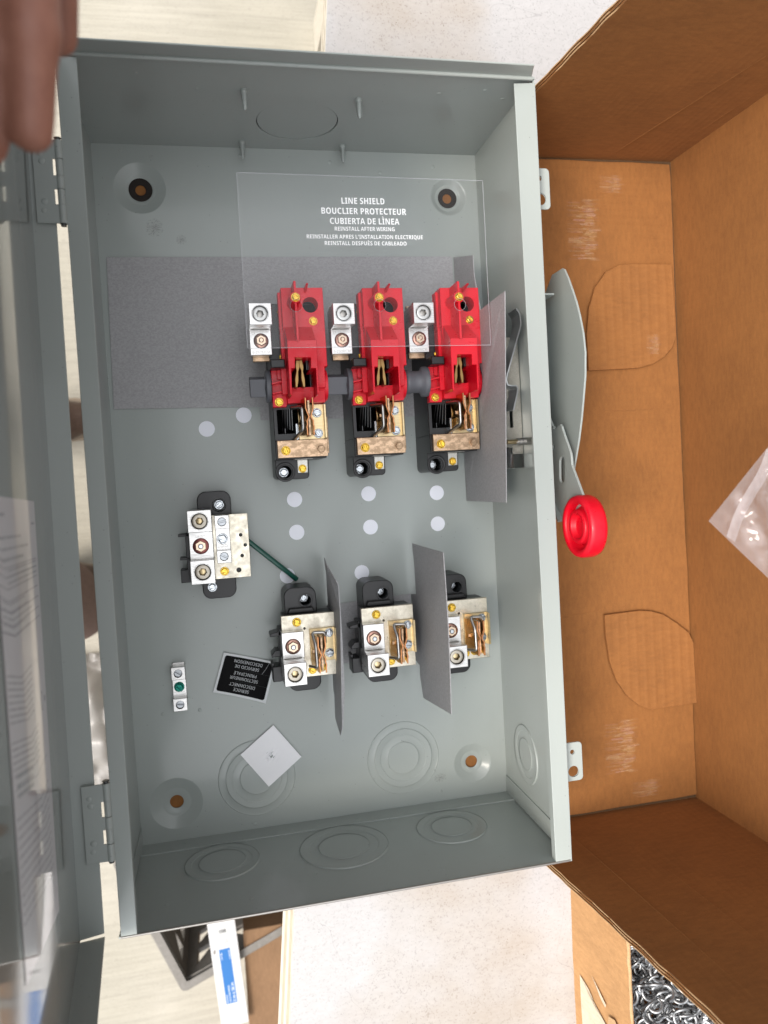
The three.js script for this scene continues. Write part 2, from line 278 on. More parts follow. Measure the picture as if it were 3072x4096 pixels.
// ───────────────────────── big carton round the switch box ─────────────────────────
function wavy(x0, x1, at, amp, step) { const p = []; for (let x = x0; x <= x1; x += step) p.push([x, at + amp * Math.sin(x * 1.3) * 0.6 + (rnd() - 0.5) * amp]); return p; }
{
  const c = thing('carton', 'large opened brown cardboard carton the switch box lies in', 'carton');
  const rag = (a, b, n, s, amp) => Array.from({ length: n }, (_, i) => { const q = i / (n - 1), j = amp * (fbm(q, 0.3, 7, 2, s, 3) - 0.5) * 2 + amp * 0.35 * (hash(i, 1, s) - 0.5); return [a[0] + (b[0] - a[0]) * q + (b[1] !== a[1] && Math.abs(b[1] - a[1]) > 300 ? j : 0), a[1] + (b[1] - a[1]) * q + (Math.abs(b[0] - a[0]) > 300 ? j : 0)]; });
  part('bottom_panel', ext([...rag([24, -2.4], [657.5, -0.6], 40, 701, 1.6), ...rag([658.5, 1], [660.2, 770], 60, 702, 1.9).slice(1), ...rag([658, 771.4], [22, 772], 40, 703, 1.5).slice(1)], TOP + 1, TOP + 4.6, { bev: 0.6 }), M.card, c, { turn: true });
  part('outer_bottom', box(24, 668, TOP + 0.1, TOP + 0.9, -5.5, 778, 0), M.cardGapShade, c);  // liner coloured far darker than the card, so seam gaps look shaded
  const crease = (pts, r, m = M.card) => part('crease', tube(pts, r, 40, 6), m, c);
  crease([[578, 10, -8.3], [588, 70, -8.0], [600, 140, -8.2], [616, 232, -8.4]], 4.4); crease([[640, 10, -8.5], [650, 120, -8.2], [656, 230, -8.5]], 4.2);
  crease([[431, TOP + 0.9, 531], [480, TOP + 1.5, 532], [538, TOP + 1.0, 529]], 4); crease([[556, TOP + 0.8, 290], [600, TOP + 1.3, 292], [652, TOP + 0.7, 289]], 4);
  crease([[470, 8, 779.0], [478, 120, 778.6], [487, 320, 779.0]], 4.4); crease([[524, 4, 779.1], [534, 160, 778.7], [541, 330, 779.0]], 4.2);
  // double-wall panels: three liners with two fluted cores set back from the cut edge
  const wall = (name, edge, z0, s) => { // edge: [[x,y]...] of the open left side, bottom to top
    const right = 678, top = edge[edge.length - 1][1];
    const sheet = (o) => [...edge.map(([x, y], i) => [x + o + (o === 0 ? (hash(i, z0, 3) - 0.5) * 1.6 : 0), y]), [right, top], [right, TOP]];
    const g = []; for (const [a, b] of [[0, 0.9], [3.1, 3.9], [6.1, 7]]) g.push(ext(sheet(a === 0 ? 0 : a > 5 ? 0.8 : -0.5), Math.min(z0 + s * a, z0 + s * b), Math.max(z0 + s * a, z0 + s * b), { bev: 0.2, axis: 'z' }));
    const w = part(name, g, M.cardWall, c, { turn: false });
    const core = []; for (const a of [1, 4]) core.push(ext(sheet(2.2), Math.min(z0 + s * a, z0 + s * (a + 2)), Math.max(z0 + s * a, z0 + s * (a + 2)), { bev: 0, axis: 'z' }));
    part('fluted_core', core, M.cardCore, w);
    const lip = []; for (const a of [0.1, 3.1, 6.1]) lip.push(tube(edge.map(([x, y], i) => [x + 0.1 + (hash(i, 7, 3) - 0.5), y, z0 + s * (a + 0.4)]), 0.62, 90, 5)); part('torn_edge', lip, M.cardEdge, w);
  };
  const edge = (p0, p1, n = 26) => Array.from({ length: n }, (_, i) => [p0[0] + (p1[0] - p0[0]) * i / (n - 1) + (hash(i, 77, 4) - 0.5) * 0.9, p0[1] + (p1[1] - p0[1]) * i / (n - 1)]);
  wall('upper_wall', edge([413.5, TOP], [444.5, 330]), -4.5, -1);
  wall('lower_wall', edge([415.5, TOP], [448.8, 350]), 775, 1);
  // right-hand wall, very slightly bowed
  { const g = new THREE.PlaneGeometry(780, 372, 24, 10); g.rotateY(-Math.PI / 2); g.translate(661.4, TOP + 186, 385); const p = g.attributes.position; for (let i = 0; i < p.count; i++) { const z = p.getZ(i), y = p.getY(i); p.setX(i, 661.4 + 2.0 * Math.sin(z * 0.011 + 0.6) * Math.sin((y + 12) * 0.010) + 0.035 * Math.max(0, y) * 0.3); } g.computeVertexNormals(); part('right_wall', g, M.cardWall, c, { turn: true }); part('outer_liner', box(668, 669, TOP, 358, -6, 778, 0), M.card, c); }
  // the two D-shaped hand-hole flaps folded flat over the bottom
  const D1 = [[538, 243], [537.6, 200], [542, 170], [551, 146], [566, 128], [583, 120.5], [600, 118.8], [652, 119.6], [654.5, 205], [648, 219], [636.8, 229.6], [622, 237.5], [602, 242]];
  const D2 = [[544.3, 533.1], [544.6, 560], [548, 590], [556, 614], [569, 634], [585, 648], [600, 654.5], [662, 653.5], [661, 578], [655, 565], [639, 551.9], [622, 540], [606, 534.3], [590, 532]];
  for (const D of [D1, D2]) part('hand_hole_flap', ext(D, TOP + 5.4, TOP + 9.8, { bev: 0.5 }), M.cardFlap, c);
  const glue = canvasTex(256, 512, (x, w, h) => {
    x.clearRect(0, 0, w, h);
    for (let i = 0; i < 210; i++) { const cy = h * (0.12 + 0.76 * hash(i, 1, 5)), cx = w * (0.45 + 0.16 * (hash(i, 2, 5) - 0.5)), L = w * (0.05 + 0.2 * hash(i, 3, 5)); x.fillStyle = `rgba(${205 + 25 * hash(i, 4, 5)},${160 + 40 * hash(i, 4, 5)},${115 + 60 * hash(i, 5, 5)},${0.03 + 0.13 * hash(i, 6, 5)})`; x.fillRect(cx - L * (hash(i, 8, 5) < 0.4 ? 1.6 : 0.4), cy, L, h * (0.004 + 0.02 * hash(i, 7, 5))); }
    for (let i = 0; i < 26; i++) { const y = h * (0.2 + 0.6 * hash(i, 11, 5)); x.fillStyle = `rgba(240,225,205,${0.05 + 0.12 * hash(i, 12, 5)})`; x.fillRect(w * 0.02, y, w * (0.3 + 0.3 * hash(i, 13, 5)), 1.5); }
  });
  const glueM = std(lin(1, 1, 1), { map: glue, transparent: true, roughness: 0.8 });
  for (const [x, z, w, l] of [[553, 78, 66, 92], [588, 25, 50, 26], [573, 696, 70, 84], [602, 752, 60, 26], [628, 214, 30, 30]]) part('glue_mark', quad([x - w / 2, TOP + 5.1 + (x === 628 ? 5.0 : 0), z - l / 2], [x + w / 2, TOP + 5.1 + (x === 628 ? 5.0 : 0), z - l / 2], [x + w / 2, TOP + 5.1 + (x === 628 ? 5.0 : 0), z + l / 2], [x - w / 2, TOP + 5.1 + (x === 628 ? 5.0 : 0), z + l / 2]), glueM, c, { keepUV: true });
}

// ───────────────────────── switch enclosure ─────────────────────────
const D = 163.75, H = 728.6;
const enc = thing('switch_enclosure', 'open grey painted steel safety switch enclosure with its hinged door', 'enclosure');
{
  const DIM = [[46.5, 44, 26, 12], [376.5, 46.5, 21, 11], [39.5, 687, 27.5, 7.2], [369.5, 688, 22.5, 7.2]]; // x, z, outer, hole
  part('back_panel', ext([[0, 0], [410, 0], [410, H], [0, H]], -1.6, 0, { bev: 0, holes: DIM.map(([x, z, r]) => circ(x, z, r, 48)) }), M.paint, enc);
  for (const [x, z, R, h] of DIM) { const f = Math.max(h + 2.5, R * 0.52);
    part('mounting_dimple', lathe([[R, 0], [R - 1, -0.25], [R - 2.2, -0.8], [f + 1.6, -4.0], [f, -4.6], [h, -4.6], [h, -6.0], [h + 1, -6.2]], x, 0, z, 'y', 56), M.paint, enc);
    if (h > 9) part('foam_gasket', [lathe([[h - 0.1, -6.15], [h - 0.1, -4.9], [5.6, -5.3], [5.2, -6.3]], x, 0, z, 'y', 32)], M.foam, enc); }
  part('left_wall', box(0, 1.5, -1.6, D - 1.5, -1.6, H + 1.6, 0), M.paint, enc);
  part('right_wall', box(410, 411.6, -1.6, D - 1.5, -1.6, H + 1.6, 0), M.paint, enc);
  const tw = part('top_wall', ext([[-1.6, -1.6], [411.6, -1.6], [411.6, D], [-1.6, D]], -1.6, -0.02, { bev: 0, axis: 'z', holes: [circ(204.5, 63.8, 40.2, 64)] }), M.paint, enc);
  part('hub_plate', lathe([[0, -0.6], [39.0, -0.6], [39.4, -1.4]], 204.5, 63.8, 0, 'z', 64), M.paint, tw); part('hub_gap_shade', lathe([[38.6, -1.62], [41.5, -1.62]], 204.5, 63.8, 0, 'z', 64), M.dark, tw);  // black ring behind the hub plate paints its rim gap as shade
  part('bottom_wall', box(-1.6, 411.6, -1.6, D, H, H + 1.6, 0), M.paint, enc);
  part('bottom_flange_strip', [box(0.4, 409.6, 0, 22.4, H - 1.7, H - 0.02, 0), box(1.6, 2.6, 0, D - 4, H - 21, H - 1.7, 0), box(408.8, 409.9, 0, D - 4, H - 21, H - 1.7, 0)], M.paint, enc);
  // front flanges with a rolled edge; the rain lip stands along the upper end
  part('left_flange', ext([[0.2, 2], [16.6, 2], [13.4, H + 1], [0.2, H + 1]], D - 1.5, D, { bev: 0.7, seg: 3 }), M.paint, enc);
  part('right_flange', ext([[391.2, 4.6], [411.8, 3], [411.9, H + 1], [395.2, H + 1]], D - 1.5, D, { bev: 0.7, seg: 3 }), M.paint, enc);
  part('flange_return', box(12.4, 13.4, D - 9, D - 1.4, 2, H, 0), M.paint, enc); part('flange_return', box(395.4, 396.4, D - 9, D - 1.4, 5, H, 0), M.paint, enc);
  part('rain_lip', [ext([[9, D], [408.6, D], [403, D + 19], [15, D + 19]], -3.2, -1.7, { axis: 'z', bev: 0.5 }), cyl(6, D - 0.3, -0.6, 2.0, 403, 'x', 14)], M.paint, enc);
  part('rolled_edge', [cyl(0, D - 0.6, H + 0.9, 1.25, 410, 'x', 12)], M.aluDark, enc, { label: 'bare galvanised edge along the lower end' });
  // knockouts: punched rings, each a fine step with a raised witness line and small tabs
  const ko = (radii, x, y, z, axis, n) => { const prof = [[0, 0.9]], sgn = [0.9, 0.02, 0.9, 0.02, 0.7]; radii.forEach((r, i) => { prof.push([r - 0.35, sgn[i]], [r, sgn[i] + 0.5], [r + 0.35, sgn[i + 1]]); }); prof.push([radii[radii.length - 1] + 0.9, -0.02]);
    const g = [lathe(prof, x, y, z, axis, 64)]; for (let i = 0; i < n; i++) { const r = radii[i % radii.length], a = i * 2.1 + 0.5, s = new THREE.SphereGeometry(1.3, 8, 6); s.scale(1, 0.4, 1); s.translate(r * Math.cos(a), 0.4, r * Math.sin(a)); if (axis === '-z') s.rotateX(-Math.PI / 2); if (axis === '-x') s.rotateZ(Math.PI / 2); s.translate(x, y, z); g.push(s); } return g; };
  for (const [x, z] of [[288.3, 671], [125.1, 671]]) part('knockout', ko([18, 26.5, 33, 40.5], x, 0.03, z, 'y', 9), M.paint, enc);
  for (const [x, y, r] of [[84.4, 60, [23, 30, 36.5]], [206.5, 68, [26, 35.5, 45]], [323, 62, [21.5, 29, 37]]]) part('knockout', ko(r, x, y, H - 0.03, '-z', 7), M.paint, enc);
  part('knockout', ko([17, 25, 31], 409.97, 64, 661, '-x', 6), M.paint, enc); part('knockout', ko([17, 25, 31], 0.03, 64, 655, 'x', 0), M.paint, enc);
  // hub screws poking in through the upper end
  for (const [x, y] of [[151, 120], [257, 114], [152, 16], [257, 15]]) { const prof = [[0, -2], [3.1, -2], [3.1, 2]]; for (let i = 0; i < 7; i++) prof.push([3.3 - i * 0.16, 2.6 + i * 2.1], [1.9 - i * 0.1, 3.7 + i * 2.1]); prof.push([1.2, 18], [0, 18.4]); part('hub_screw', lathe(prof, x, y, 0, 'z', 18), M.paint, enc); }
  // weld dimples and pips
  const pip = (x, y, z, r, ax) => { const s = new THREE.SphereGeometry(r, 12, 8); s.scale(ax === 'x' ? 0.25 : 1, ax === 'y' ? 0.25 : 1, ax === 'z' ? 0.25 : 1); return s.translate(x, y, z); };
  part('weld_pips', [...[[60, 12], [150, 8], [245, 12], [360, 14], [30, 6], [300, 22], [32, 590], [70, 590], [120, 722], [330, 716]].map(([x, z]) => pip(x, 0, z, 2.1, 'y')), ...[[60, 140], [110, 118], [330, 130], [372, 140], [395, 126]].map(([x, y]) => pip(x, y, 0, 2, 'z')), ...[[110, 138], [35, 124], [290, 142], [172, 112], [45, 12], [230, 12], [330, 10]].map(([x, y]) => pip(x, y, H - (y < 23 ? 1.7 : 0), 2, 'z'))], M.paint, enc);
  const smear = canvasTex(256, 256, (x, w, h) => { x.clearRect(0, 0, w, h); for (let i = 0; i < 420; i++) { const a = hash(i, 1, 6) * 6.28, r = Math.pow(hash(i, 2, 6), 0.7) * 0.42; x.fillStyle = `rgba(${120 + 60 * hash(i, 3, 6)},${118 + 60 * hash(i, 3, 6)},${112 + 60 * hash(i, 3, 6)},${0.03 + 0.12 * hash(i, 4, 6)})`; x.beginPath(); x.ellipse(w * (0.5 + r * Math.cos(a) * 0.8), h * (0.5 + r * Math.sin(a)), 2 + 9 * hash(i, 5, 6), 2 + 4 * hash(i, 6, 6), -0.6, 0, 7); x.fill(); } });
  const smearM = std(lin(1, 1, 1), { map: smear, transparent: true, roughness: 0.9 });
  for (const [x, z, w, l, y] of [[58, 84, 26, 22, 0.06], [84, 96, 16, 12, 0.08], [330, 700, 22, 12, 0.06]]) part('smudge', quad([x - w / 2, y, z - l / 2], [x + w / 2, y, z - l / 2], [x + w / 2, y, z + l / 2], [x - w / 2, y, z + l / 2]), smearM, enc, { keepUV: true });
  // latch tabs outside the right wall
  for (const [z, x1] of [[92.8, 428], [640.5, 434]]) part('latch_tab', ext(rrect(411.4, x1, z - 19, z + 19, [4, 0, 0, 4]), D - 16, D - 14, { bev: 0.4, holes: [circ(x1 - 10.2, z - 9.6, 2.8, 20), circ(x1 - 9.8, z + 9.6, 5.9, 28)] }), M.paint, enc);
  // hinges
  for (const z of [69, 596]) { const h = new THREE.Group(); h.name = 'hinge'; enc.add(h); const L = 66;
    part('leaf', ext([[-22.3, z], [-3, z], [-3, z + 15], [-7.4, z + 15], [-7.4, z + 28], [-3, z + 28], [-3, z + 39], [-7.4, z + 39], [-7.4, z + 51], [-3, z + 51], [-3, z + L], [-22.3, z + L]], D + 0.2, D + 1.7, { bev: 0.3 }), M.paint, h);
    const segs = [[0, 14.6], [15, 28], [28.4, 38.6], [39, 51], [51.4, L]];
    segs.forEach(([a, b], i) => part('knuckle', [i % 2 ? cyl(-2.6, D - 0.6, z + a, 3.0, b - a, 'z', 18) : cyl(-2.6, D - 0.4, z + a, 3.3, b - a, 'z', 18)], M.paint, h));
    part('pin', [cyl(-2.6, D - 0.4, z - 2, 2.2, L + 4, 'z', 14), pip(-2.6, D - 0.4, z - 2, 3, 'z')], M.steelDark, h);
    for (const [d, r] of [[11, 2.1], [17, 2.6], [49, 2.6], [56, 2.1]]) part('rivet', pip(-16.5 + (d > 12 && d < 50 ? 1 : 0), D + 1.7, z + d, r, 'y'), M.paint, h); }
  // the door, swung open to a little less than a right angle
  const door = new THREE.Group(); door.name = 'door'; enc.add(door); door.position.set(-0.0245, D / 1000 - 0.0005, 0); door.rotation.set(0, -0.0107, -0.0925, 'YXZ');
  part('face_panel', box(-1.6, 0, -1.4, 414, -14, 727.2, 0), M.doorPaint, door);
  part('hinge_flange', ext([[-1, -14], [17.4, -14], [19.2, 724.6], [-1, 726.6]], -1.5, 0, { bev: 0.6, seg: 2 }), M.paint, door);
  part('lower_flange', ext([[-1, 0.6], [19.4, -0.9], [20.6, 404], [-1, 412]], 727.4, 729, { bev: 0.5, axis: 'z', seg: 2 }), M.paint, door);
  part('upper_flange', box(-1, 19, 0, 412, -15.6, -14.1, 0.4), M.paint, door);
  part('free_edge_flange', box(-1, 20, 412.6, 414.1, -12, 725, 0.4), M.paint, door);
  const lab = canvasTex(1024, 2048, (x, w, h) => { // wiring notice: ruled rows and blocks too small and blurred to read
    x.fillStyle = '#e9e4ea'; x.fillRect(0, 0, w, h); x.fillStyle = '#5c5c62';
    const row = (y, a, b, t) => x.fillRect(w * a, h * y, w * (b - a), t);
    const words = (y, a, b, th, s) => { let p = a, i = 0; while (p < b) { const L = 0.02 + 0.05 * hash(i, s, 3); x.globalAlpha = 0.55 + 0.3 * hash(i, s, 4); x.fillRect(w * p, h * y, w * Math.min(L, b - p), th); p += L + 0.014; i++; } x.globalAlpha = 1; };
    words(0.03, 0.05, 0.2, 14, 1); words(0.05, 0.86, 0.97, 12, 2); words(0.075, 0.05, 0.55, 12, 3); words(0.097, 0.05, 0.75, 12, 4); words(0.117, 0.05, 0.6, 14, 5);
    for (const y of [0.135, 0.153, 0.176, 0.20, 0.225, 0.25, 0.272]) row(y, 0, 0.95, 4);
    for (let i = 0; i < 3; i++) words(0.14 + i * 0.012, 0.2, 0.95, 9, 10 + i);
    for (let i = 0; i < 5; i++) words(0.205 + i * 0.016, 0.05, 0.55 + 0.1 * (i % 3), 8, 20 + i);
    for (let i = 0; i < 8; i++) words(0.36 + i * 0.014, 0.05, 0.62, 8, 30 + i);
    for (let i = 0; i < 6; i++) words(0.50 + i * 0.014, 0.05, 0.7, 8, 40 + i); row(0.60, 0.05, 0.9, 4);
    for (let i = 0; i < 3; i++) words(0.57 + i * 0.02, 0.1, 0.5, 20, 50 + i); for (let i = 0; i < 12; i++) words(0.66 + i * 0.02, 0.05, 0.9, 8, 60 + i);
    x.strokeStyle = '#2b2b30'; x.lineWidth = 5; x.beginPath(); x.ellipse(w * 0.87, h * 0.47, 22, 44, 0, 0, 7); x.stroke(); x.fillRect(w * 0.93, h * 0.465, 30, 30);
  });
  // text runs from the free edge to the hinge, rows stack down the door
  part('notice_label', quad([0.35, 250, 352], [0.35, 103, 357], [0.35, 112, 640], [0.35, 250, 606]), phy(lin(0.82, 0.8, 0.83), { map: lab, roughness: 0.35, clearcoat: 1, clearcoatRoughness: 0.05 }), door, { keepUV: true });
}

// ───────────────────────── sheets lying in the box ─────────────────────────
{
  const t = thing('insulating_sheet', 'large dark grey fibre sheet under the three switch poles, folded up at right', 'insulating sheet');
  part('floor_panel', ext([[8.8, 114.4], [376, 112.5], [377.5, 200], [377, 289.4], [171.5, 286.6], [153.7, 285.8], [153.3, 271.8], [5.3, 268.6]], 0.5, 1.3, { bev: 0.1 }), M.fibre, t);
  // folded-up wall, standing slightly off upright, with a clearance hole for the shaft
  const hole = circ(258, 60, 19, 32), up = ext([[386.5, 1], [386, 121], [187.5, 148.8], [189, 96], [190, 82], [150, 66], [129.4, 64], [113.3, 1]], 0, 0.9, { bev: 0.1, axis: 'x', holes: [hole] });
  const p = up.attributes.position; for (let i = 0; i < p.count; i++) p.setX(i, p.getX(i) + 377.3 + 0.01 * p.getY(i) + 1.2 * Math.sin(p.getZ(i) * 0.02)); up.computeVertexNormals();
  part('standing_panel', up, M.fibre, t);
}
{
  const t = thing('barrier_channel', 'grey fibre barrier bent up on both sides of the middle fuse base', 'insulating barrier');
  part('floor_panel', ext([[213, 490.5], [307, 486], [306, 559], [213, 556]], 0.5, 1.3, { bev: 0.1 }), M.fibre, t);
  const bend = (pts, x0, amp, lean) => { const g = ext(pts, 0, 0.9, { bev: 0.1, axis: 'x' }).toNonIndexed(); const q = g.attributes.position; for (let i = 0; i < q.count; i++) { const z = q.getZ(i), y = q.getY(i); q.setX(i, q.getX(i) + x0 + lean * y + amp(z, y)); } g.computeVertexNormals(); return g; };
  const strip = (z0, z1, n, lo, hi) => [...Array.from({ length: n + 1 }, (_, i) => [z0 + (z1 - z0) * i / n, hi((z0 + (z1 - z0) * i / n))]), ...Array.from({ length: n + 1 }, (_, i) => [z1 - (z1 - z0) * i / n, lo(z1 - (z1 - z0) * i / n)])];
  const loL = (z) => z < 489 ? 14 - (z < 468 ? 0 : 2) : z < 556 ? 1 : z < 580 ? 18 : 27;
  const cutEnd = (g) => { const q = g.attributes.position; for (let i = 0; i < q.count; i++) { const z = q.getZ(i); if (z > 560) q.setZ(i, z - Math.max(0, q.getY(i) - 36) / 105 * 13 * (z - 560) / 35); } g.computeVertexNormals(); return g; };
  part('left_panel', bend(strip(437, 608, 60, loL, (z) => z < 450 ? 70 + (z - 437) * 2.3 : z > 596 ? 99 - (z - 596) * 1.2 : 100), 212, (z, y) => 0.5 * Math.sin((z - 437) * 0.03) * y / 100 - (z > 560 ? (z - 560) * 0.10 * y / 100 : 0) - (z < 455 ? (455 - z) * 0.55 * y / 100 : 0), -0.004), M.fibre, t);
  const loR = (z) => z < 440 ? 22 : z < 486 ? 24 : z < 559 ? 1 : z < 573 ? 26 : 26 + (z - 573) * 0.5;
  part('right_panel', cutEnd(bend(strip(428, 595, 60, loR, (z) => 141), 307, (z) => 0.8 * Math.sin((z - 428) * 0.025), 0.0)), M.fibre, t);
}

// ───────────────────────── switch poles ─────────────────────────
function makePole() {
  const t = thing('switch_pole', '', 'switch pole', 'red and black knife switch poles');
  part('base', [ext(rrect(163, 214, 176, 312.4, [1, 1, 1, 1]), 0.2, 58, { bev: 0.6, holes: [rrect(166, 194.6, 280.3, 306, 0.8), rrect(179.5, 202.5, 236.5, 262, 0.5), circ(204.2, 182.6, 8.6, 28)] }),
    ext(rrect(163, 197, 330, 351, [4, 5, 0, 0]), 0.2, 45, { bev: 0.8, seg: 2, holes: [circ(172.6, 343.2, 7.4, 32)] }), lathe([[10, 44], [10, 46.2], [9.4, 46.6], [7.9, 46.6], [7.4, 46], [7.4, 20]], 172.6, 0, 343.2, 'y', 36),
    box(161.8, 175.6, 50, 85, 235.2, 243.2, 0.9), box(163, 214, 0.2, 59.4, 312.4, 331, 0.5), box(178, 182, 1, 56.5, 306.4, 312, 0.3)], M.black, t);
  part('cavity_floor', box(164, 213, 4, 6, 178, 329, 0), M.dark, t);
  const c = part('cover', [
    ext([[176.4, 165.7], [217.2, 165.7], [217.5, 242.2], [214.7, 242.4], [214.5, 263], [205, 263], [205, 221], [177.2, 221], [176.4, 204]], 60, 79, { bev: 0.4, holes: [circ(204.2, 182.3, 8.0, 40)] }),
    box(173.8, 176.6, 58, 70, 168, 204, 0.3), box(174, 177.4, 58, 71, 204, 243, 0.3),
    ext([[177.3, 220.6], [205.2, 220.6], [204.7, 270], [203.7, 272.2], [202.9, 272], [202.8, 266], [203, 247.2], [198.4, 247], [198.7, 236.9], [183.7, 236.6], [183.1, 246.7], [179.7, 246.6], [179.1, 266], [178.9, 272], [177.9, 272.2], [177, 270]], 58, 102, { bev: 0.35 }),
    ext([[203.6, 79], [220.8, 102], [220.8, 78.5]].map(([z, y]) => [z, y]), 177.4, 204.4, { bev: 0.2, axis: 'x' }),
    ext([[165.9, 79], [165.9, 105], [166.6, 106], [221.5, 106], [221.5, 101], [203, 79]], 186.1, 188.4, { bev: 0.35, axis: 'x' }), ext([[165.9, 79], [165.9, 97], [167, 98], [170.5, 79]], 199.0, 201.2, { bev: 0.3, axis: 'x' }),
    lathe([[6.1, 78], [5.4, 104.6], [4.9, 105.6], [0, 105.6]], 187.4, 0, 181.3, 'y', 30),
    ext([[261.5, 63], [261.5, 74.5], [266, 75], [276.3, 71], [276.3, 58], [263, 58]], 177, 214.4, { bev: 0.35, axis: 'x' }), ext([[242.6, 58], [242.6, 74.6], [276.4, 71.5], [276.4, 58]], 205, 214.6, { bev: 0.35, axis: 'x' }),
    cyl(213.6, 60, 258.5, 15.4, 4.2, 'x', 40),
    ext([[163, 242.8], [177, 242.8], [177, 275.5], [176.2, 279.2], [163, 279.2]], 57, 66.2, { bev: 0.4 }), box(168.5, 177, 64, 68.8, 243, 252.5, 0.4), box(172, 177.2, 62, 76, 243, 268, 0.4),
    ext([[254.4, 1], [256, 1]].length ? [[162.6, 256.4], [172, 254.2], [177, 254.6], [177, 256.2], [172, 255.8], [162.6, 258]] : [], 64, 75, { bev: 0.2 }), ext([[162.6, 266], [172, 264], [177, 264.3], [177, 265.9], [172, 265.6], [162.6, 267.6]], 64, 74, { bev: 0.2 })], M.red, t);
  for (const [x, y, z, a] of [[187.4, 105.4, 181.3, 0.75], [206.2, 78.6, 198.1, 0.8], [169.1, 65.8, 274.3, 0.55]]) part('screw', screw(x, y, z, 4.5, a, 3.6), M.brass, c);
  // inside the slot: two brass blades and a steel arc plate stack
  for (const [x, a] of [[186.3, 0.1], [191.4, -0.08]]) part('contact_blade', [ext(sh(rot2([[-1.6, -13], [1.6, -13], [2.2, -6], [1.2, -2], [1.8, 6], [1.0, 13], [-1.0, 13], [-1.8, 5], [-0.8, -3], [-1.9, -7]], a), x, 250), 34, 88, { bev: 0.4 })], M.blade, t);
  for (let i = 0; i < 4; i++) part('arc_plate', box(196 + 1.0 * i * 1.4, 196.7 + 1.0 * i * 1.4, 30, 84, 226, 246, 0.1), i === 3 ? M.zinc : M.steelDark, t);
  for (let i = 0; i < 5; i++) part('arc_plate', ext([[280.5, 10], [280.5, 60 - i * 1.5], [302 - i, 56 - i * 4], [304, 44], [304, 10]], 181.2 - i * 2.1, 182.1 - i * 2.1, { bev: 0.1, axis: 'x' }), M.steelDark, t);
  part('arc_plate_holder', [box(184.2, 186, 22, 64, 296, 312, 0.2), box(186.4, 187.2, 22, 60, 297, 311, 0.1)], M.zinc, t);
  // line terminal: copper bar, aluminium lug with set screw and stud nut
  part('line_bar', [box(146.8, 170, 49, 54, 178, 232.2, 0.4), ext([[170, 50], [171, 57], [176, 57.5], [178.4, 55], [178.4, 48], [170, 48]], 179.5, 231, { bev: 0.4, axis: 'z' })], M.copper, t);
  part('bar_screw', [...screw(176, 56.6, 184, 3.6, 0.4, 3), ...screw(175.5, 56.6, 228.5, 3.6, 1.1, 3)], M.brass, t);
  const l = part('line_lug', [ext([[144, 54], [165.3, 54], [165.3, 84.5], [144, 84.5]], 183, 203.6, { bev: 0.5, axis: 'z', holes: [circ(154.6, 71, 8.8, 32)] }), ext(rrect(144, 165.3, 183, 203.6, 0.4), 84.4, 92, { bev: 0.5, holes: [circ(154.4, 192.9, 8.2, 36)] }), ext([[202.5, 54], [202.5, 88], [206.5, 67.4], [228, 67], [228, 54]], 144.3, 165.4, { bev: 0.4, axis: 'x' }).translate(0, 0, 0)].slice(0, 2).concat([box(144.3, 165.4, 54, 67, 203.2, 228, 0.5)]), M.alu, t);
  part('wire_hole', [cyl(154.6, 71, 183.5, 8.75, 19.6, 'z', 32)], M.aluDark, l);
  part('set_screw', setScrew(154.4, 91.6, 192.9, 8.1), M.setScrew, l); part('socket_floor', setFloor(154.4, 91.4, 192.9, 7.9), M.aluDark, l);
  const n = flangeNut(155.3, 66.9, 214.2, 7.4); part('stud_nut', n.flange, M.nut, l); part('nut_hex', n.hex, M.nutTop, l); part('stud', n.stud, M.nutTop, l);
  part('stamped_text', stamp('6-250MCM', 154.8, 67.06, 225.2, 2.6), M.aluDark, l); part('stamped_text', stamp('LA', 148.5, 67.06, 206.8, 2.4), M.aluDark, l);
  // load end: jaws, spring bail, brass pad, copper strap, foot screw and tab
  part('jaw_pad', [box(187.5, 215.3, 58.1, 60.2, 277, 312, 0.3), box(212.8, 215.4, 58, 66, 277.4, 311.6, 0.5)], M.brassPlate, t);
  jaws(t, 196.4, 272.8, 309.4, 60, 86, 0); part('spring_bail', polyTube([[181, 66, 280.5], [189.2, 84, 281.5], [189.4, 84, 303.5], [181.8, 61, 312]], 1.7, 3.5), M.steel, t);
  part('jaw_screw', [...screw(206.6, 60, 285.7, 4.9, 0.3, 4.2), ...screw(207.0, 60, 306.3, 4.9, 0.9, 4.2)], M.zinc, t);
  part('load_strap', [box(164.7, 215, 60, 65.2, 312.2, 329.6, 0.4), box(214.2, 217, 34, 60.4, 290, 326.5, 0.3)], M.copper, t);
  part('strap_screw', screw(172.9, 65, 322.4, 4.8, 1.25, 3.6), M.brass, t); part('strap_bolt', [ext(circ(208, 322.2, 3.9, 6), 65.1, 68, { bev: 0.4 }), cyl(208, 65, 322.2, 4.4, 0.8), cyl(208, 68, 322.2, 2.5, 0.5)], M.copper, t);
  part('tab', [ext([[185.3, 331.5], [195.9, 331.5], [195.6, 345], [185.2, 345]], 44.9, 46.6, { bev: 0.3 }), box(181.5, 200.5, 46.8, 58, 329.8, 331.4, 0.2)], M.bracket, t); part('tab_screw', screw(190.2, 46.5, 340.6, 4.3, 1.0, 3.2), M.brass, t);
  part('foot_screw', [...screw(172.4, 26, 343.3, 5.2, 0.05, 4.4)], M.zinc, t);
  return t;
}
const font = await new FontLoader().loadAsync('fonts/droid/droid_sans_regular.typeface.json');
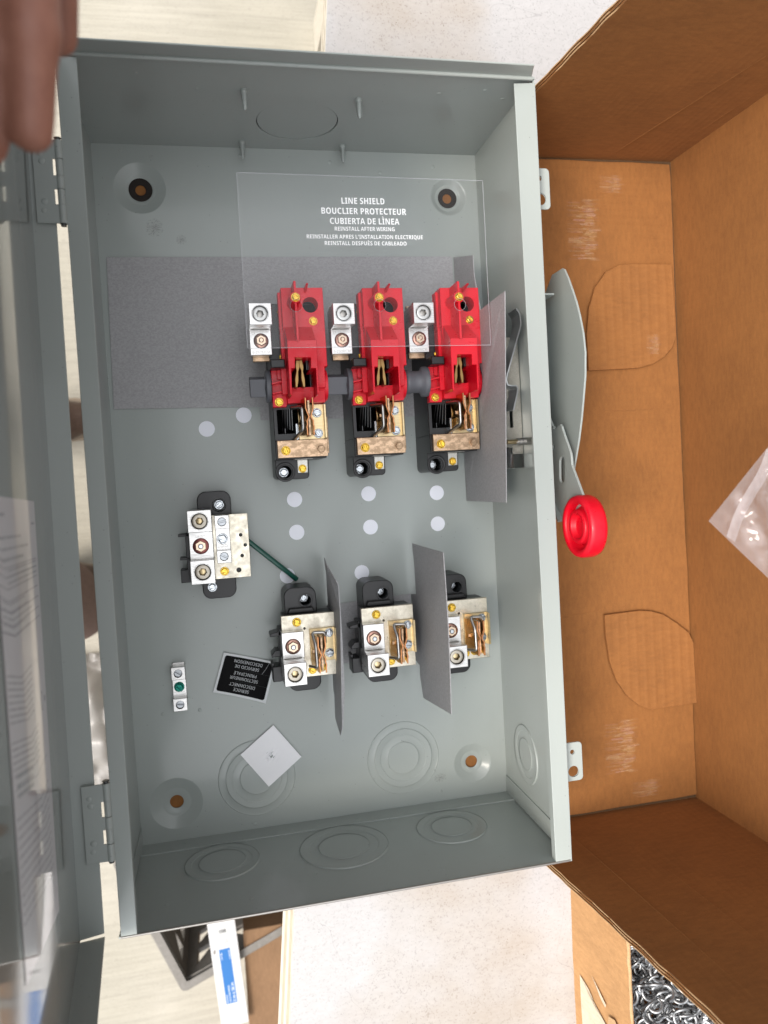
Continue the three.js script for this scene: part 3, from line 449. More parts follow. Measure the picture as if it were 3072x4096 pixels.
function stamp(s, x, y, z, h, turn = 0) { const g = new THREE.ShapeGeometry(font.generateShapes(s, h), 2); g.computeBoundingBox(); const b = g.boundingBox; g.translate(-(b.min.x + b.max.x) / 2, -(b.min.y + b.max.y) / 2, 0); g.rotateX(-Math.PI / 2); g.rotateY(turn); return g.translate(x, y, z); }
// a pair of spring copper fuse jaws that almost touch midway
function jaws(t, x, z0, z1, y0, y1, skew) {
  const L = z1 - z0, prof = [[0, 3.0], [0.08, 2.9], [0.28, 3.1], [0.36, 2.2], [0.44, 1.2], [0.50, 0.5], [0.55, 1.1], [0.62, 2.6], [0.70, 2.2], [0.78, 3.0], [0.88, 2.6], [1, 2.6]];
  for (const s of [-1, 1]) {
    const w = (q, o) => [x + s * (q[1] + o), z0 + L * q[0]], pts = [...prof.map((q) => w(q, 0.9)), ...prof.slice().reverse().map((q) => w(q, -0.1))];
    const lower = ext(pts, y0, y1 - 1, { bev: 0.1 }), p = lower.attributes.position; for (let i = 0; i < p.count; i++) { const k = (p.getY(i) - y0) / (y1 - y0), w = (p.getZ(i) - z0) / L; p.setX(i, (x + (p.getX(i) - x) * (0.35 + 0.65 * k)) + s * (1 - k) * (s < 0 ? 7.4 : 3.4) + skew * k); p.setZ(i, p.getZ(i) + (1 - k) * (0.5 - w) * 3); } lower.computeVertexNormals();
    const j = part('jaw', lower, M.jaw, t);
    const lipG = ext(prof.length ? [...prof.map((q) => w(q, 1.25)), ...prof.slice().reverse().map((q) => w(q, -0.2))] : pts, y1 - 1.6, y1, { bev: 0.3 }); lipG.translate(skew, 0, 0);
    part('jaw_edge', lipG, M.jawEdge, j);
  }
  part('jaw_tongue', [box(x - 8, x - 3.6, y0 + 10, y0 + 11, (z0 + z1) / 2 - 1.6, (z0 + z1) / 2 + 1.6, 0.1), box(x - 1.1, x + 1.1, y0, y1 - 6, z0 + 2, z1, 0.2)], M.copper, t);
}
{
  const p = makePole(); p.userData.label = 'leftmost red and black switch pole, nearest the neutral terminal';
  dup(p, 80.2, 0.7, 'middle red and black switch pole of the three'); dup(p, 160.2, 0.8, 'rightmost red and black switch pole beside the standing fibre sheet');
}
{ // operating shaft through the poles
  const t = thing('operating_shaft', 'grey plastic crossbar shaft joining the three red switch poles', 'shaft');
  const sq = (x0, x1) => { const g = ext(rrect(-8.9, 8.9, -8.9, 8.9, 0.8).map((q) => q), 0, x1 - x0, { bev: 0.5, axis: 'x' }); g.rotateX(0.28); return g.translate(x0, 60, 258); };
  part('square_section', sq(141.6, 163), M.grey, t); part('square_section', sq(217, 243.5), M.grey, t);
  part('round_section', [lathe([[0, 0], [12.4, 0], [12.6, 6], [11.2, 10], [11.2, 18], [15.4, 20.4], [15.6, 26]], 297, 60, 258, 'x', 40)], M.grey, t);
  for (const x of [157.4, 238.4]) part('collar', [lathe([[8, -2.4], [9.4, -1], [15.4, 0], [15.8, 0.6], [15.8, 4.2], [15, 4.8], [9, 4.8]], x, 60, 258, 'x', 44)], M.grey, t);
  part('end_hub', [lathe([[15, 0], [15, 4], [9, 4.6], [9, 6.6], [0, 6.6]], 377, 60, 258, 'x', 8)], M.grey, t);
}
// ───────────────────────── fuse bases ─────────────────────────
function makeFuse() {
  const t = thing('fuse_base', '', 'fuse base', 'lower fuse clip bases with tinned plates');
  part('base', [ext(rrect(163.4, 197, 463.2, 571.6, [9, 9, 9, 9], 8), 0.2, 38, { bev: 0.9, seg: 2, holes: [circ(185.8, 477.4, 6.7, 32)] }), lathe([[7.6, 38.0], [7.2, 38.4], [6.7, 37], [6.7, 14]], 185.8, 0, 477.4, 'y', 32), box(160, 212, 20, 49.8, 490, 552.5, 0.6), ext([[168, 484], [192, 484], [194, 489], [166, 489]], 37, 43, { bev: 0.8 })], M.black, t);
  part('comb', [box(155, 160, 24, 46, 503, 556, 0.5), ext([[146.4, 507.5], [158, 505], [158, 510], [150, 510.6], [146.4, 510.6]], 26, 46, { bev: 0.5 }), ext([[147, 529], [151, 525], [158, 525], [158, 531.5], [152, 531.5], [147, 532]], 26, 46, { bev: 0.5 }), box(147, 158, 24, 46, 541.6, 557.4, 0.7), box(146.2, 149, 26, 42, 538.5, 543, 0.4)], M.black, t);
  part('base_plate', ext([[157.9, 488.7], [213.2, 488.7], [213.4, 553.4], [157.9, 553.4]], 50, 55, { bev: 0.45, holes: [circ(181.2, 503.2, 1.8, 20)] }), M.tin, t);
  const l = part('load_lug', [box(156.6, 178.6, 55, 68, 503.4, 530, 0.5), ext([[155.6, 55], [177.6, 55], [177.6, 82.5], [155.6, 82.5]], 529.6, 551.9, { bev: 0.5, axis: 'z', holes: [circ(166.6, 69, 8.6, 32)] }), ext(rrect(155.6, 177.6, 529.6, 551.9, 0.4), 82.4, 90, { bev: 0.5, holes: [circ(166.2, 540.8, 8.4, 36)] })], M.alu, t);
  part('wire_hole', [cyl(166.6, 69, 530, 8.55, 21, 'z', 32)], M.aluDark, l);
  part('set_screw', setScrew(166.2, 89.6, 540.8, 8.4), M.lugScrew, l); part('socket_floor', setFloor(166.2, 89.2, 540.8, 8.1), M.brassPlate, l);
  const n = flangeNut(167.4, 67.9, 517.8, 7.8); part('stud_nut', n.flange, M.nut, l); part('nut_hex', n.hex, M.nutTop, l); part('stud', n.stud, M.zinc, l);
  part('jaw_pad', [box(185.5, 211.8, 55, 58, 503.8, 537.8, 0.3), box(210.4, 212.6, 52, 64, 504, 537.6, 0.2)], M.brassPlate, t);
  jaws(t, 194.6, 506.8, 543, 57, 87, -0.5);
  part('spring_bail', polyTube([[198.6, 78, 515], [198.6, 80, 504], [186, 80, 503.4], [188.2, 86, 515], [188.6, 86, 537], [183, 70, 538.8]], 1.5, 2.6), M.steel, t);
  part('jaw_screw', [...screw(205.6, 57.6, 509.4, 4.8, 1.5, 4.2), ...screw(205.2, 57.6, 530, 4.9, 0.1, 4.4)], M.zinc, t);
  part('plate_screw', [...screw(173.7, 55, 496.2, 4.7, 1.1, 3.4), ...screw(186.8, 55, 546.6, 4.4, 0.7, 3.4), ...screw(196.6, 55, 545.4, 4.2, 1.6, 3)], M.brass, t);
  part('foot_screw', screw(185.8, 17, 477.4, 5.1, 1.45, 4.4), M.zinc, t);
  return t;
}
{
  const f = makeFuse(); f.userData.label = 'leftmost fuse clip base, next to the black service disconnect sticker';
  dup(f, 82.6, -0.2, 'middle fuse clip base standing between the two grey barriers'); dup(f, 164.4, 0.1, 'rightmost fuse clip base, partly behind the wide grey barrier');
}
// ───────────────────────── neutral block, ground lug, loose bits ─────────────────────────
{
  const t = thing('neutral_block', 'neutral terminal block with three large aluminium lug blocks on black base', 'terminal block');
  part('base', [ext(rrect(82.5, 116.4, 358.4, 468.6, [9, 9, 9, 9], 8), 0.2, 29, { bev: 0.9, seg: 2, holes: [circ(104.4, 372.9, 8.1, 32)] }), lathe([[8.1, 28], [8.1, 12]], 104.4, 0, 372.9, 'y', 32), box(78, 128, 20, 36.8, 384, 446, 0.6)], M.black, t);
  part('comb', [box(69, 76, 14, 34, 400, 447, 0.5), box(62, 74, 16, 34, 400, 402.6, 0.3), box(62.6, 74, 18, 34, 423.6, 426.2, 0.3), box(62.2, 74, 14, 34, 436, 449.4, 0.6)], M.black, t);
  part('base_plate', ext([[76, 382.4], [132, 382.4], [131.8, 447.4], [76, 447.4]], 37, 42, { bev: 0.4, holes: [circ(123.8, 404.2, 2.3, 20), circ(127.8, 414.7, 2.3, 20), circ(124, 425.3, 2.3, 20), circ(119.8, 439.6, 3.0, 22)] }), M.tin, t);
  const l = part('neutral_lug', [box(73.2, 96.4, 42, 50.8, 397.2, 425, 0.5), ...[[375.9, 397.6], [424.9, 448.4]].map(([a, b]) => ext(rrect(73.3, 96.5, a, b, 0.4), 42, 65, { bev: 0.5, holes: [circ(84.8, (a + b) / 2, 8.6, 36)] }))], M.alu, t);
  for (const z of [386.7, 436.6]) { part('set_screw', setScrew(84.8, 64.6, z, 8.6), M.lugScrew, l); part('socket_floor', setFloor(84.8, 64.2, z, 8.6), M.brassPlate, l); }
  const n = flangeNut(84.2, 50.7, 412, 8.0); part('stud_nut', n.flange, std(lin(0.34, 0.12, 0.11), { metalness: 0.9, roughness: 0.3 }), l); part('nut_hex', n.hex, M.nutTop, l); part('stud', n.stud, M.zinc, l);
  part('stamped_text', stamp('LA-225', 84.6, 50.86, 402.3, 2.3), M.aluDark, l);
  const s = part('small_lug', [box(99.2, 113.1, 42, 47.8, 395, 419, 0.4), ...[[382.7, 396], [417.6, 430.2]].map(([a, b]) => ext(rrect(99.2, 113.2, a, b, 0.3), 42, 55.4, { bev: 0.4, holes: [circ(106.1, (a + b) / 2 - 0.2, 4.9, 28)] }))], M.alu, t);
  for (const [z, a] of [[389.1, -0.15], [423.7, 0.5]]) part('clamp_screw', [cyl(106.1, 44, z, 4.2, 7.6, 'y', 26), ext(sh(rot2(circ(0, 0, 4.0, 24).map(([u, v]) => [u, Math.max(v, 0.7)]), a), 106.1, z), 51.8, 53.6, { bev: 0.2 }), ext(sh(rot2(circ(0, 0, 4.0, 24).map(([u, v]) => [u, Math.min(v, -0.7)]), a), 106.1, z), 51.8, 53.6, { bev: 0.3 })], M.clamp, s);
  part('centre_screw', screw(105.6, 47.7, 406.4, 5.6, 0.6, 4.4), M.zinc, s); part('stamped_text', [stamp('CU', 101.6, 47.9, 413.5, 1.9, -Math.PI / 2), stamp('6', 104.8, 47.9, 413.6, 2), lathe([[1.7, 0], [1.7, 0.15], [1.4, 0.15], [1.4, 0]], 104.8, 47.8, 413.6, 'y', 20), lathe([[1.6, 0], [1.6, 0.15], [1.3, 0.15], [1.3, 0]], 108.8, 47.8, 413.4, 'y', 20)], M.aluDark, s);
  part('plate_screw', screw(105.6, 42, 439.8, 4.5, 0.05, 3.2), M.brass, t); part('moulded_digit', stamp('3', 88, 29.06, 377, 4), M.grey, t); part('foot_screw', [...screw(104.4, 14, 372.9, 5.1, -0.6, 4.4), ...screw(92.3, 28.6, 456.5, 5.0, 0.2, 4)], M.zinc, t);
}
{
  const t = thing('ground_lug', 'small aluminium ground bar with a green middle screw, near the left wall', 'ground lug');
  const b = part('bar', [box(44.4, 58.2, 0.1, 6, 551, 573, 0.3), ...[[539, 552.4], [572, 585.4]].map(([a, c]) => ext(rrect(44.2, 58.4, a, c, 0.3), 0.1, 13, { bev: 0.4, holes: [circ(51.1, (a + c) / 2, 4.8, 28)] })), box(45.4, 57.4, 0.1, 1.2, 536.5, 539.4, 0.2)], M.alu, t);
  for (const [z, a] of [[545.7, 0.6], [578.7, 0.15]]) part('clamp_screw', [cyl(51.1, 1, z, 4.1, 8.0, 'y', 26), ext(sh(rot2(circ(0, 0, 3.9, 24).map(([u, v]) => [u, Math.max(v, 0.7)]), a), 51.1, z), 9.2, 11, { bev: 0.2 }), ext(sh(rot2(circ(0, 0, 3.9, 24).map(([u, v]) => [u, Math.min(v, -0.7)]), a), 51.1, z), 9.2, 11, { bev: 0.3 })], M.clamp, b);
  part('green_screw', screw(51, 6, 561.4, 5.4, 1.0, 4.6), M.greenMetal, t, { label: 'green slotted bonding screw' });
  part('stake', [cyl(43, 0, 577, 1.5, 0.6), cyl(59.8, 0, 576.5, 1.5, 0.6)], M.paint, t);
}
{
  const t = thing('green_screw', 'loose green threaded bonding screw lying with one end under the neutral block', 'screw');
  const a = new THREE.Vector3(118, 22, 400), b = new THREE.Vector3(181.5, 3.2, 459.4), dir = b.clone().sub(a), L = dir.length();
  const place = (g) => { g.applyQuaternion(new THREE.Quaternion().setFromUnitVectors(new THREE.Vector3(0, 1, 0), dir.clone().normalize())); return g.translate(a.x, a.y, a.z); };
  const pr = [[0, L * 0.55]]; for (let y = L * 0.55; y < L - 1; y += 1.0) pr.push([2.45, y], [2.9, y + 0.5]); pr.push([2.4, L - 0.5], [1.9, L], [0, L]);
  part('shank', place(cyl(0, 0, 0, 2.75, L * 0.56, 'y', 18)), M.green, t); part('thread', place(lathe(pr, 0, 0, 0, 'y', 18)), M.green, t);
}
{
  const t = thing('disconnect_sticker', 'loose black sticker with white border and upside-down SERVICE DISCONNECT lettering', 'sticker');
  const art = canvasTex(1024, 816, (x, w, h) => {
    x.fillStyle = '#d9dcdd'; x.fillRect(0, 0, w, h); x.fillStyle = '#09090a'; x.beginPath(); const q = 44, r = 44; x.moveTo(q + r, q); x.arcTo(w - q, q, w - q, h - q, r); x.arcTo(w - q, h - q, q, h - q, r); x.arcTo(q, h - q, q, q, r); x.arcTo(q, q, w - q, q, r); x.closePath(); x.fill();
    x.fillStyle = '#cfd2d4'; x.textAlign = 'center'; x.textBaseline = 'middle'; x.font = '84px sans-serif';
    [['SERVICE', 128], ['DISCONNECT', 226], ['SECTIONNEUR', 356], ['PRINCIPALÉ', 456], ['SERVICIO DE', 590], ['DESCONEXION', 692]].forEach(([s, y]) => x.fillText(s, w * 0.5, y));
    x.fillStyle = '#55585a'; x.fillRect(q, 290, w * 0.6, 2.5); x.fillRect(q, 522, w * 0.6, 2.5); x.strokeStyle = '#b9bcbe'; x.lineWidth = 6; x.beginPath(); x.moveTo(205, 524); x.quadraticCurveTo(150, 640, 120, 770); x.stroke();
  });
  const A = [99, 530.7], B = [153.2, 546.8], C = [139.1, 589.8], E = [85, 571.7], N = 16;
  const P = (u, v) => { const k = (a, b) => a + (b - a) * u, x = k(A[0], B[0]) * (1 - v) + k(E[0], C[0]) * v, z = k(A[1], B[1]) * (1 - v) + k(E[1], C[1]) * v; return [x, 0.5 + 3.4 * Math.pow(Math.abs(u - 0.45) * 1.9, 2.2) * (0.6 + 0.5 * v) + 0.9 * Math.pow(Math.abs(v - 0.5) * 2, 2), z]; };
  const g = grid(N, N, P, null, (u, v) => [1 - u, v]);
  part('printed_face', g, phy(lin(1, 1, 1), { map: art, roughness: 0.5, specularIntensity: 0.15 }), t, { keepUV: true });
  part('backing', grid(N, N, (u, v) => { const q = P(u, v); q[1] -= 0.25; return q; }), M.white, t);
}
{
  const t = thing('paper_diamond', 'white square paper scrap turned like a diamond with a torn centre', 'paper scrap');
  const c = [[146, 615.2], [174.1, 653.9], [136.9, 681.9], [109.1, 642.9]], hx = 141.4, hz = 648.6;
  const P = (u, v) => { const x = (c[0][0] + (c[1][0] - c[0][0]) * u) * (1 - v) + (c[3][0] + (c[2][0] - c[3][0]) * u) * v, z = (c[0][1] + (c[1][1] - c[0][1]) * u) * (1 - v) + (c[3][1] + (c[2][1] - c[3][1]) * u) * v; const r = Math.hypot(x - hx, z - hz); return [x, 1.3 + 1.5 * Math.exp(-r * r / 40) * Math.sin(x * 1.1 + z) + 0.7 * fbm(u, v, 5, 5, 300, 3) + 0.8 * Math.pow(Math.max(Math.abs(u - 0.5), Math.abs(v - 0.5)) * 2, 3), z]; };
  const g = grid(28, 28, P, (u, v) => { const m = P(u, v); return Math.hypot(m[0] - hx, m[2] - hz) < 1.7 + Math.sin(u * 90) * 0.6; });
  part('sheet', g, M.white, t); part('torn_tabs', [quad([139, 2.2, 646.6], [141.5, 5.2, 644.2], [142.5, 4.6, 647], [140.6, 2.4, 649]), quad([136.2, 2.2, 650.4], [139.4, 2.4, 652.6], [137.6, 4.2, 653.4], [134.9, 3.4, 651.2])], M.white, t);
}
for (const [x, z, l] of [[96.9, 292.7, 'white round sticker left of the leftmost pole, the lower of two there'], [136.2, 279.8, 'white round sticker at the corner of the big fibre sheet by the leftmost pole'], [184.4, 372.7, 'white round sticker straight below the leftmost switch pole foot'], [266.2, 371.4, 'white round sticker straight below the middle switch pole foot'], [344.3, 375, 'white round sticker straight below the rightmost switch pole foot'], [184.6, 408.3, 'white round sticker second below the leftmost pole, above the green screw tip'], [266.2, 408.3, 'white round sticker second below the middle switch pole'], [343.5, 410, 'white round sticker second below the rightmost switch pole'], [171.6, 454.7, 'white round sticker under the tip of the green screw'], [253.4, 457.9, 'white round sticker touching the top of the middle fuse base']])
  tag(part('round_sticker', [lathe([[0, 0.35], [8.0, 0.35], [8.3, 0.1], [8.3, 0]], x, 0.15, z, 'y', 40)], M.dot, scene), l, 'sticker', 'white round stickers');

// ───────────────────────── clear line shield ─────────────────────────
{
  const t = thing('line_shield', 'clear plastic line shield with white lettering lying over the red poles', 'plastic shield');
  const Y = 111, q = [[140.2, 69.7], [376, 71.6], [375.9, 230.5], [139.8, 228.7]], hs = [[187, 190.2], [266.7, 190.7], [346.4, 190.8]];
  { const s = new THREE.Shape(q.map(([x, z]) => new THREE.Vector2(x, -z))); for (const [x, z] of hs) s.holes.push(new THREE.Path(circ(x, z, 5.7, 32).map(([a, b]) => new THREE.Vector2(a, -b)))); const g = new THREE.ShapeGeometry(s); g.rotateX(-Math.PI / 2); g.translate(0, Y, 0); part('sheet', g, M.pane, t); }
  const line = (a, b, w) => { const dx = b[0] - a[0], dz = b[1] - a[1], L = Math.hypot(dx, dz), nx = -dz / L * w / 2, nz = dx / L * w / 2; return ext([[a[0] + nx, a[1] + nz], [b[0] + nx, b[1] + nz], [b[0] - nx, b[1] - nz], [a[0] - nx, a[1] - nz]], Y - 0.35, Y + 0.35, { bev: 0 }); };
  part('cut_edge', q.map((a, i) => line(a, q[(i + 1) % 4], 0.36)), M.paneEdge, t);
  part('hole_rim', hs.map(([x, z]) => lathe([[5.55, -0.3], [5.55, 0.3], [5.85, 0.3], [5.85, -0.3]], x, Y, z, 'y', 40)), M.paneEdge, t);
  part('punch_mark', [[156.8, 166.2], [236.6, 166.6], [316.7, 166.8]].map(([x, z]) => lathe([[3.6, 0.05], [3.6, 0.22], [3.8, 0.22], [3.8, 0.05]], x, Y, z, 'y', 32)), M.paneEdge, t);
  const art = canvasTex(2048, 1024, (x, w, h) => {
    x.clearRect(0, 0, w, h); x.fillStyle = '#fff'; x.textAlign = 'center'; x.textBaseline = 'alphabetic';
    for (const [s, cy, cap, wid, cx] of [['LINE SHIELD', 93.2, 5.7, 42.4, 256], ['BOUCLIER PROTECTEUR', 102.7, 5.7, 82.3, 256.4], ['CUBIERTA DE LÌNEA', 112, 5.7, 67.2, 256.6], ['REINSTALL AFTER WIRING', 119.2, 3.7, 58.5, 256.3], ["REINSTALLER APRES L'INSTALLATION ELECTRIQUE", 126.6, 3.7, 112.5, 256.5], ['REINSTALL DESPUÈS DE CABLEADO', 132.6, 3.7, 79.6, 256.6]]) {
      const k = w / 120, px = cap * k / 0.714; x.save(); x.font = `bold ${px}px sans-serif`; const m = x.measureText(s).width; x.translate((cx - 196.5) * k, (cy + cap / 2 - 86) * k); x.scale(wid * k / m, 1); x.fillText(s, 0, 0); x.restore();
    }
  });
  const m = part('lettering', quad([196.5, Y + 0.12, 86], [316.5, Y + 0.12, 86], [316.5, Y + 0.12, 146], [196.5, Y + 0.12, 146]), std(lin(1, 1, 1), { map: art, transparent: true, alphaTest: 0.02, roughness: 0.6 }), t, { keepUV: true }); m.castShadow = false;
}
// ───────────────────────── operating mechanism and handle ─────────────────────────
{
  const t = thing('operating_mechanism', 'bright steel latch mechanism with spring pin on the right inner wall', 'mechanism');
  part('housing', [ext([[386, 221], [409.6, 221], [409.6, 352], [386, 352]], 97, 98.6, { bev: 0.3, holes: [rrect(396.5, 400.5, 275, 312, 1)] }), box(386, 387.6, 12, 97, 221, 352, 0.2), box(386, 409, 12, 97, 350.4, 352, 0.2), box(386, 409, 12, 97, 221, 222.6, 0.2)], M.bracket, t);
  const path = [[394.8, 200.1], [398.3, 206], [398.6, 215], [396.8, 222], [382.6, 262], [381, 268], [382.4, 272.6], [386, 273.6], [390.6, 273.8], [392.2, 276.5], [391.6, 281], [386.8, 297]].map(([x, z]) => new THREE.Vector3(x, 0, z));
  const cv = new THREE.CatmullRomCurve3(path, false, 'catmullrom', 0.25).getPoints(70), L = [], R = []; cv.forEach((p, i) => { const a = cv[Math.max(0, i - 1)], b = cv[Math.min(cv.length - 1, i + 1)], d = b.clone().sub(a).normalize(); L.push([p.x - d.z * 0.75, p.z + d.x * 0.75]); R.unshift([p.x + d.z * 0.75, p.z - d.x * 0.75]); });
  part('latch_lever', ext([...L, ...R], 113, 135, { bev: 0.25 }), M.zincDull, t);
  part('spring_pin', [cyl(382.6, 124, 327, 2.1, 12, 'x', 18, 2.3)], M.brassPlate, t);
  part('spring', [tube(Array.from({ length: 120 }, (_, i) => [392 + i * 0.085, 124 + 3.1 * Math.cos(i * 0.38), 327 + 3.1 * Math.sin(i * 0.38)]), 0.5, 240, 6)], M.steel, t);
  part('pin_housing', [cyl(402, 124, 327, 3.6, 8, 'x', 20)], M.bracket, t);
  part('catch_hook', [ext([[385, 112], [385, 125], [387, 127.5], [398, 127.5], [409, 122], [409, 119], [398, 124.5], [390, 124.5], [388.5, 122], [388.5, 112]], 339, 353, { bev: 0.6, axis: 'z', seg: 2 }), box(386, 390, 98, 120, 332, 340, 0.5)], M.chrome, t);
}
{
  const t = thing('disconnect_operator', 'grey steel handle lever with a red round knob outside the right wall', 'handle');
  part('lever', ext([[272, 40], [276, 74], [288.8, 88.8], [303, 99], [311.5, 105.5], [313.5, 109.5], [315.4, 108], [315.6, 113], [312, 124], [314.6, 127.4], [319, 129.5], [340.7, 143.7], [346, 145], [353, 145.3], [357, 148], [388, 170], [396, 150], [410, 121], [377.3, 88.4], [340, 56], [318, 36]], 439, 441.4, { bev: 0.5, axis: 'x', seg: 2, holes: [rrect(344, 370, 119, 131, [6, 6, 6, 6]).map(([a, b]) => [a, b - (a - 344) * 0.1]), circ(334, 106, 3, 16)] }), M.paint, t);
  part('folded_lip', ext([[320, 36], [340, 54], [378, 87], [409, 119.5], [407, 121.5], [376, 89.5], [338, 57], [318, 38]], 433.6, 439.2, { bev: 0.4, axis: 'x' }), M.paint, t);
  part('pivot_bar', [box(412, 446, 70, 110, 180, 182, 0.3), cyl(412, 60, 258, 16, 26, 'x', 32), box(420, 438.6, 36, 66, 262, 330, 2)], M.paint, t);
  const k = [[0, 6], [9.4, 6], [10.8, 5.2], [11.4, 1.4], [12.4, 0.5], [13.8, 0.2], [15.4, 0.6], [16.4, 2.2], [17.0, 8.5], [21.4, 8.5], [22.2, 2.4], [23, 0.5], [24.6, -0.6], [27, -0.4], [28.8, 1.2], [29.6, 4], [29.6, 13], [28.6, 16.4], [26, 18], [0, 18]];
  const g = lathe(k, 0, 0, 0, 'x', 64); g.rotateZ(-0.03); g.translate(431.5, 164.2, 411.2);
  part('knob', g, M.red, t, { label: 'round red plastic grip with recessed rings' });
}
{
  const t = thing('handle_guard', 'half-round grey steel guard plate standing outside the right wall', 'guard plate');
  const p = [[158.2, 96], [158.3, 119.8], [160.5, 124], [171, 131.5], [184, 139], [197, 146], [211, 151.6], [229, 157], [247.3, 159.3], [270, 157], [291.5, 151], [311, 145], [329, 138.2], [346, 130], [358, 124], [370, 110], [378, 92], [376, 60], [350, 30], [190, 30], [186, 60.8], [172, 78]];
  part('plate', ext(p, 451, 453, { bev: 0.5, axis: 'x', seg: 2 }), M.paint, t);
  part('foot', box(411.8, 452, 28, 30, 190, 334, 0.3), M.paint, t); part('top_gusset', ext([[412, 30], [451, 30], [451, 76], [424, 116], [412, 118]], 186, 187.8, { bev: 0.4, axis: 'z' }), M.paint, t);
}
// ───────────────────────── second carton with steel S-hooks ─────────────────────────
const C2 = { x0: 487.5, z0: 848, x1: 700, z1: 1085, top: 100 };
{
  const t = thing('hook_carton', 'smaller battered open carton full of grey steel S-hooks', 'carton');
  const lean = 11.5; // the left side leans in a little
  const left = (o, th, mat) => { const n = 18, g = []; for (let i = 0; i < n; i++) for (let j = 0; j < 6; j++) { const f = (a, b) => { const u = (i + a) / n, v = (j + b) / 6; const z = C2.z0 + (C2.z1 - C2.z0) * u, r = u < 0.06 ? (0.06 - u) * 160 : 0; return [C2.x0 + lean * v + o + r * 0.6 + 1.1 * (fbm(u, v, 6, 3, 401, 3) - 0.5) * 2 * (v < 0.98 ? 1 : 0.4), TOP + (C2.top - TOP) * v + (v > 0.98 ? (hash(i + a, 3, 9) - 0.5) * 2.5 : 0), z + 3 * v * 0]; }; g.push(quad(f(0, 1), f(1, 1), f(1, 0), f(0, 0))); } return part('left_side', g, mat, t); };
  const ls = left(0, 1, M.cardLight); left(4.2, 1, M.card);
  part('rim', [tube(Array.from({ length: 20 }, (_, i) => [C2.x0 + lean + 2.2 + (hash(i, 1, 7) - 0.5), C2.top - 1.4 + (hash(i, 2, 7) - 0.5) * 1.5, C2.z0 + 3 + (C2.z1 - C2.z0 - 6) * i / 19]), 2.3, 50, 6)], M.cardEdge, t);
  part('upper_side', [box(C2.x0 + 13, C2.x1, TOP, 96, C2.z0 - 2, C2.z0 + 2, 0.4)], M.cardLight, t); part('far_side', [box(C2.x1 - 4, C2.x1, TOP, C2.top, C2.z0, C2.z1, 0.4), box(C2.x0 + 6, C2.x1, TOP, C2.top, C2.z1 - 4, C2.z1, 0.4)], M.card, t);
  part('bottom', box(C2.x0 + 2, C2.x1 - 2, TOP + 0.3, TOP + 4, C2.z0 + 2, C2.z1 - 2, 0), M.card, t);
  const at = (z, y) => [C2.x0 + lean * (y - TOP) / (C2.top - TOP) - 1.6, y, z];
  const scrap = (pts) => { const g = []; for (let i = 1; i < pts.length - 1; i++) g.push(quad(at(...pts[0]), at(...pts[i]), at(...pts[i + 1]), at(...pts[i + 1]))); return g; };
  part('tape_scrap', scrap([[960, 4], [966, 22], [972, 30], [980, 34], [985, 52], [992, 66], [1006, 72], [1030, 70], [1060, 64], [1080, 20], [1040, 6], [1000, 4]]), M.paper, ls); part('tape_scrap', scrap([[972, 62], [968, 74], [976, 84], [990, 88], [1000, 84], [990, 70], [982, 60]]).map((g) => g.translate(-0.6, 0, 0)), M.cardEdge, ls);
  part('tear', scrap([[944, 30], [948, 36], [960, 46], [966, 56], [962, 58], [954, 46]]).map((g) => g.translate(-0.3, 0, 0)), M.paper, ls);
}
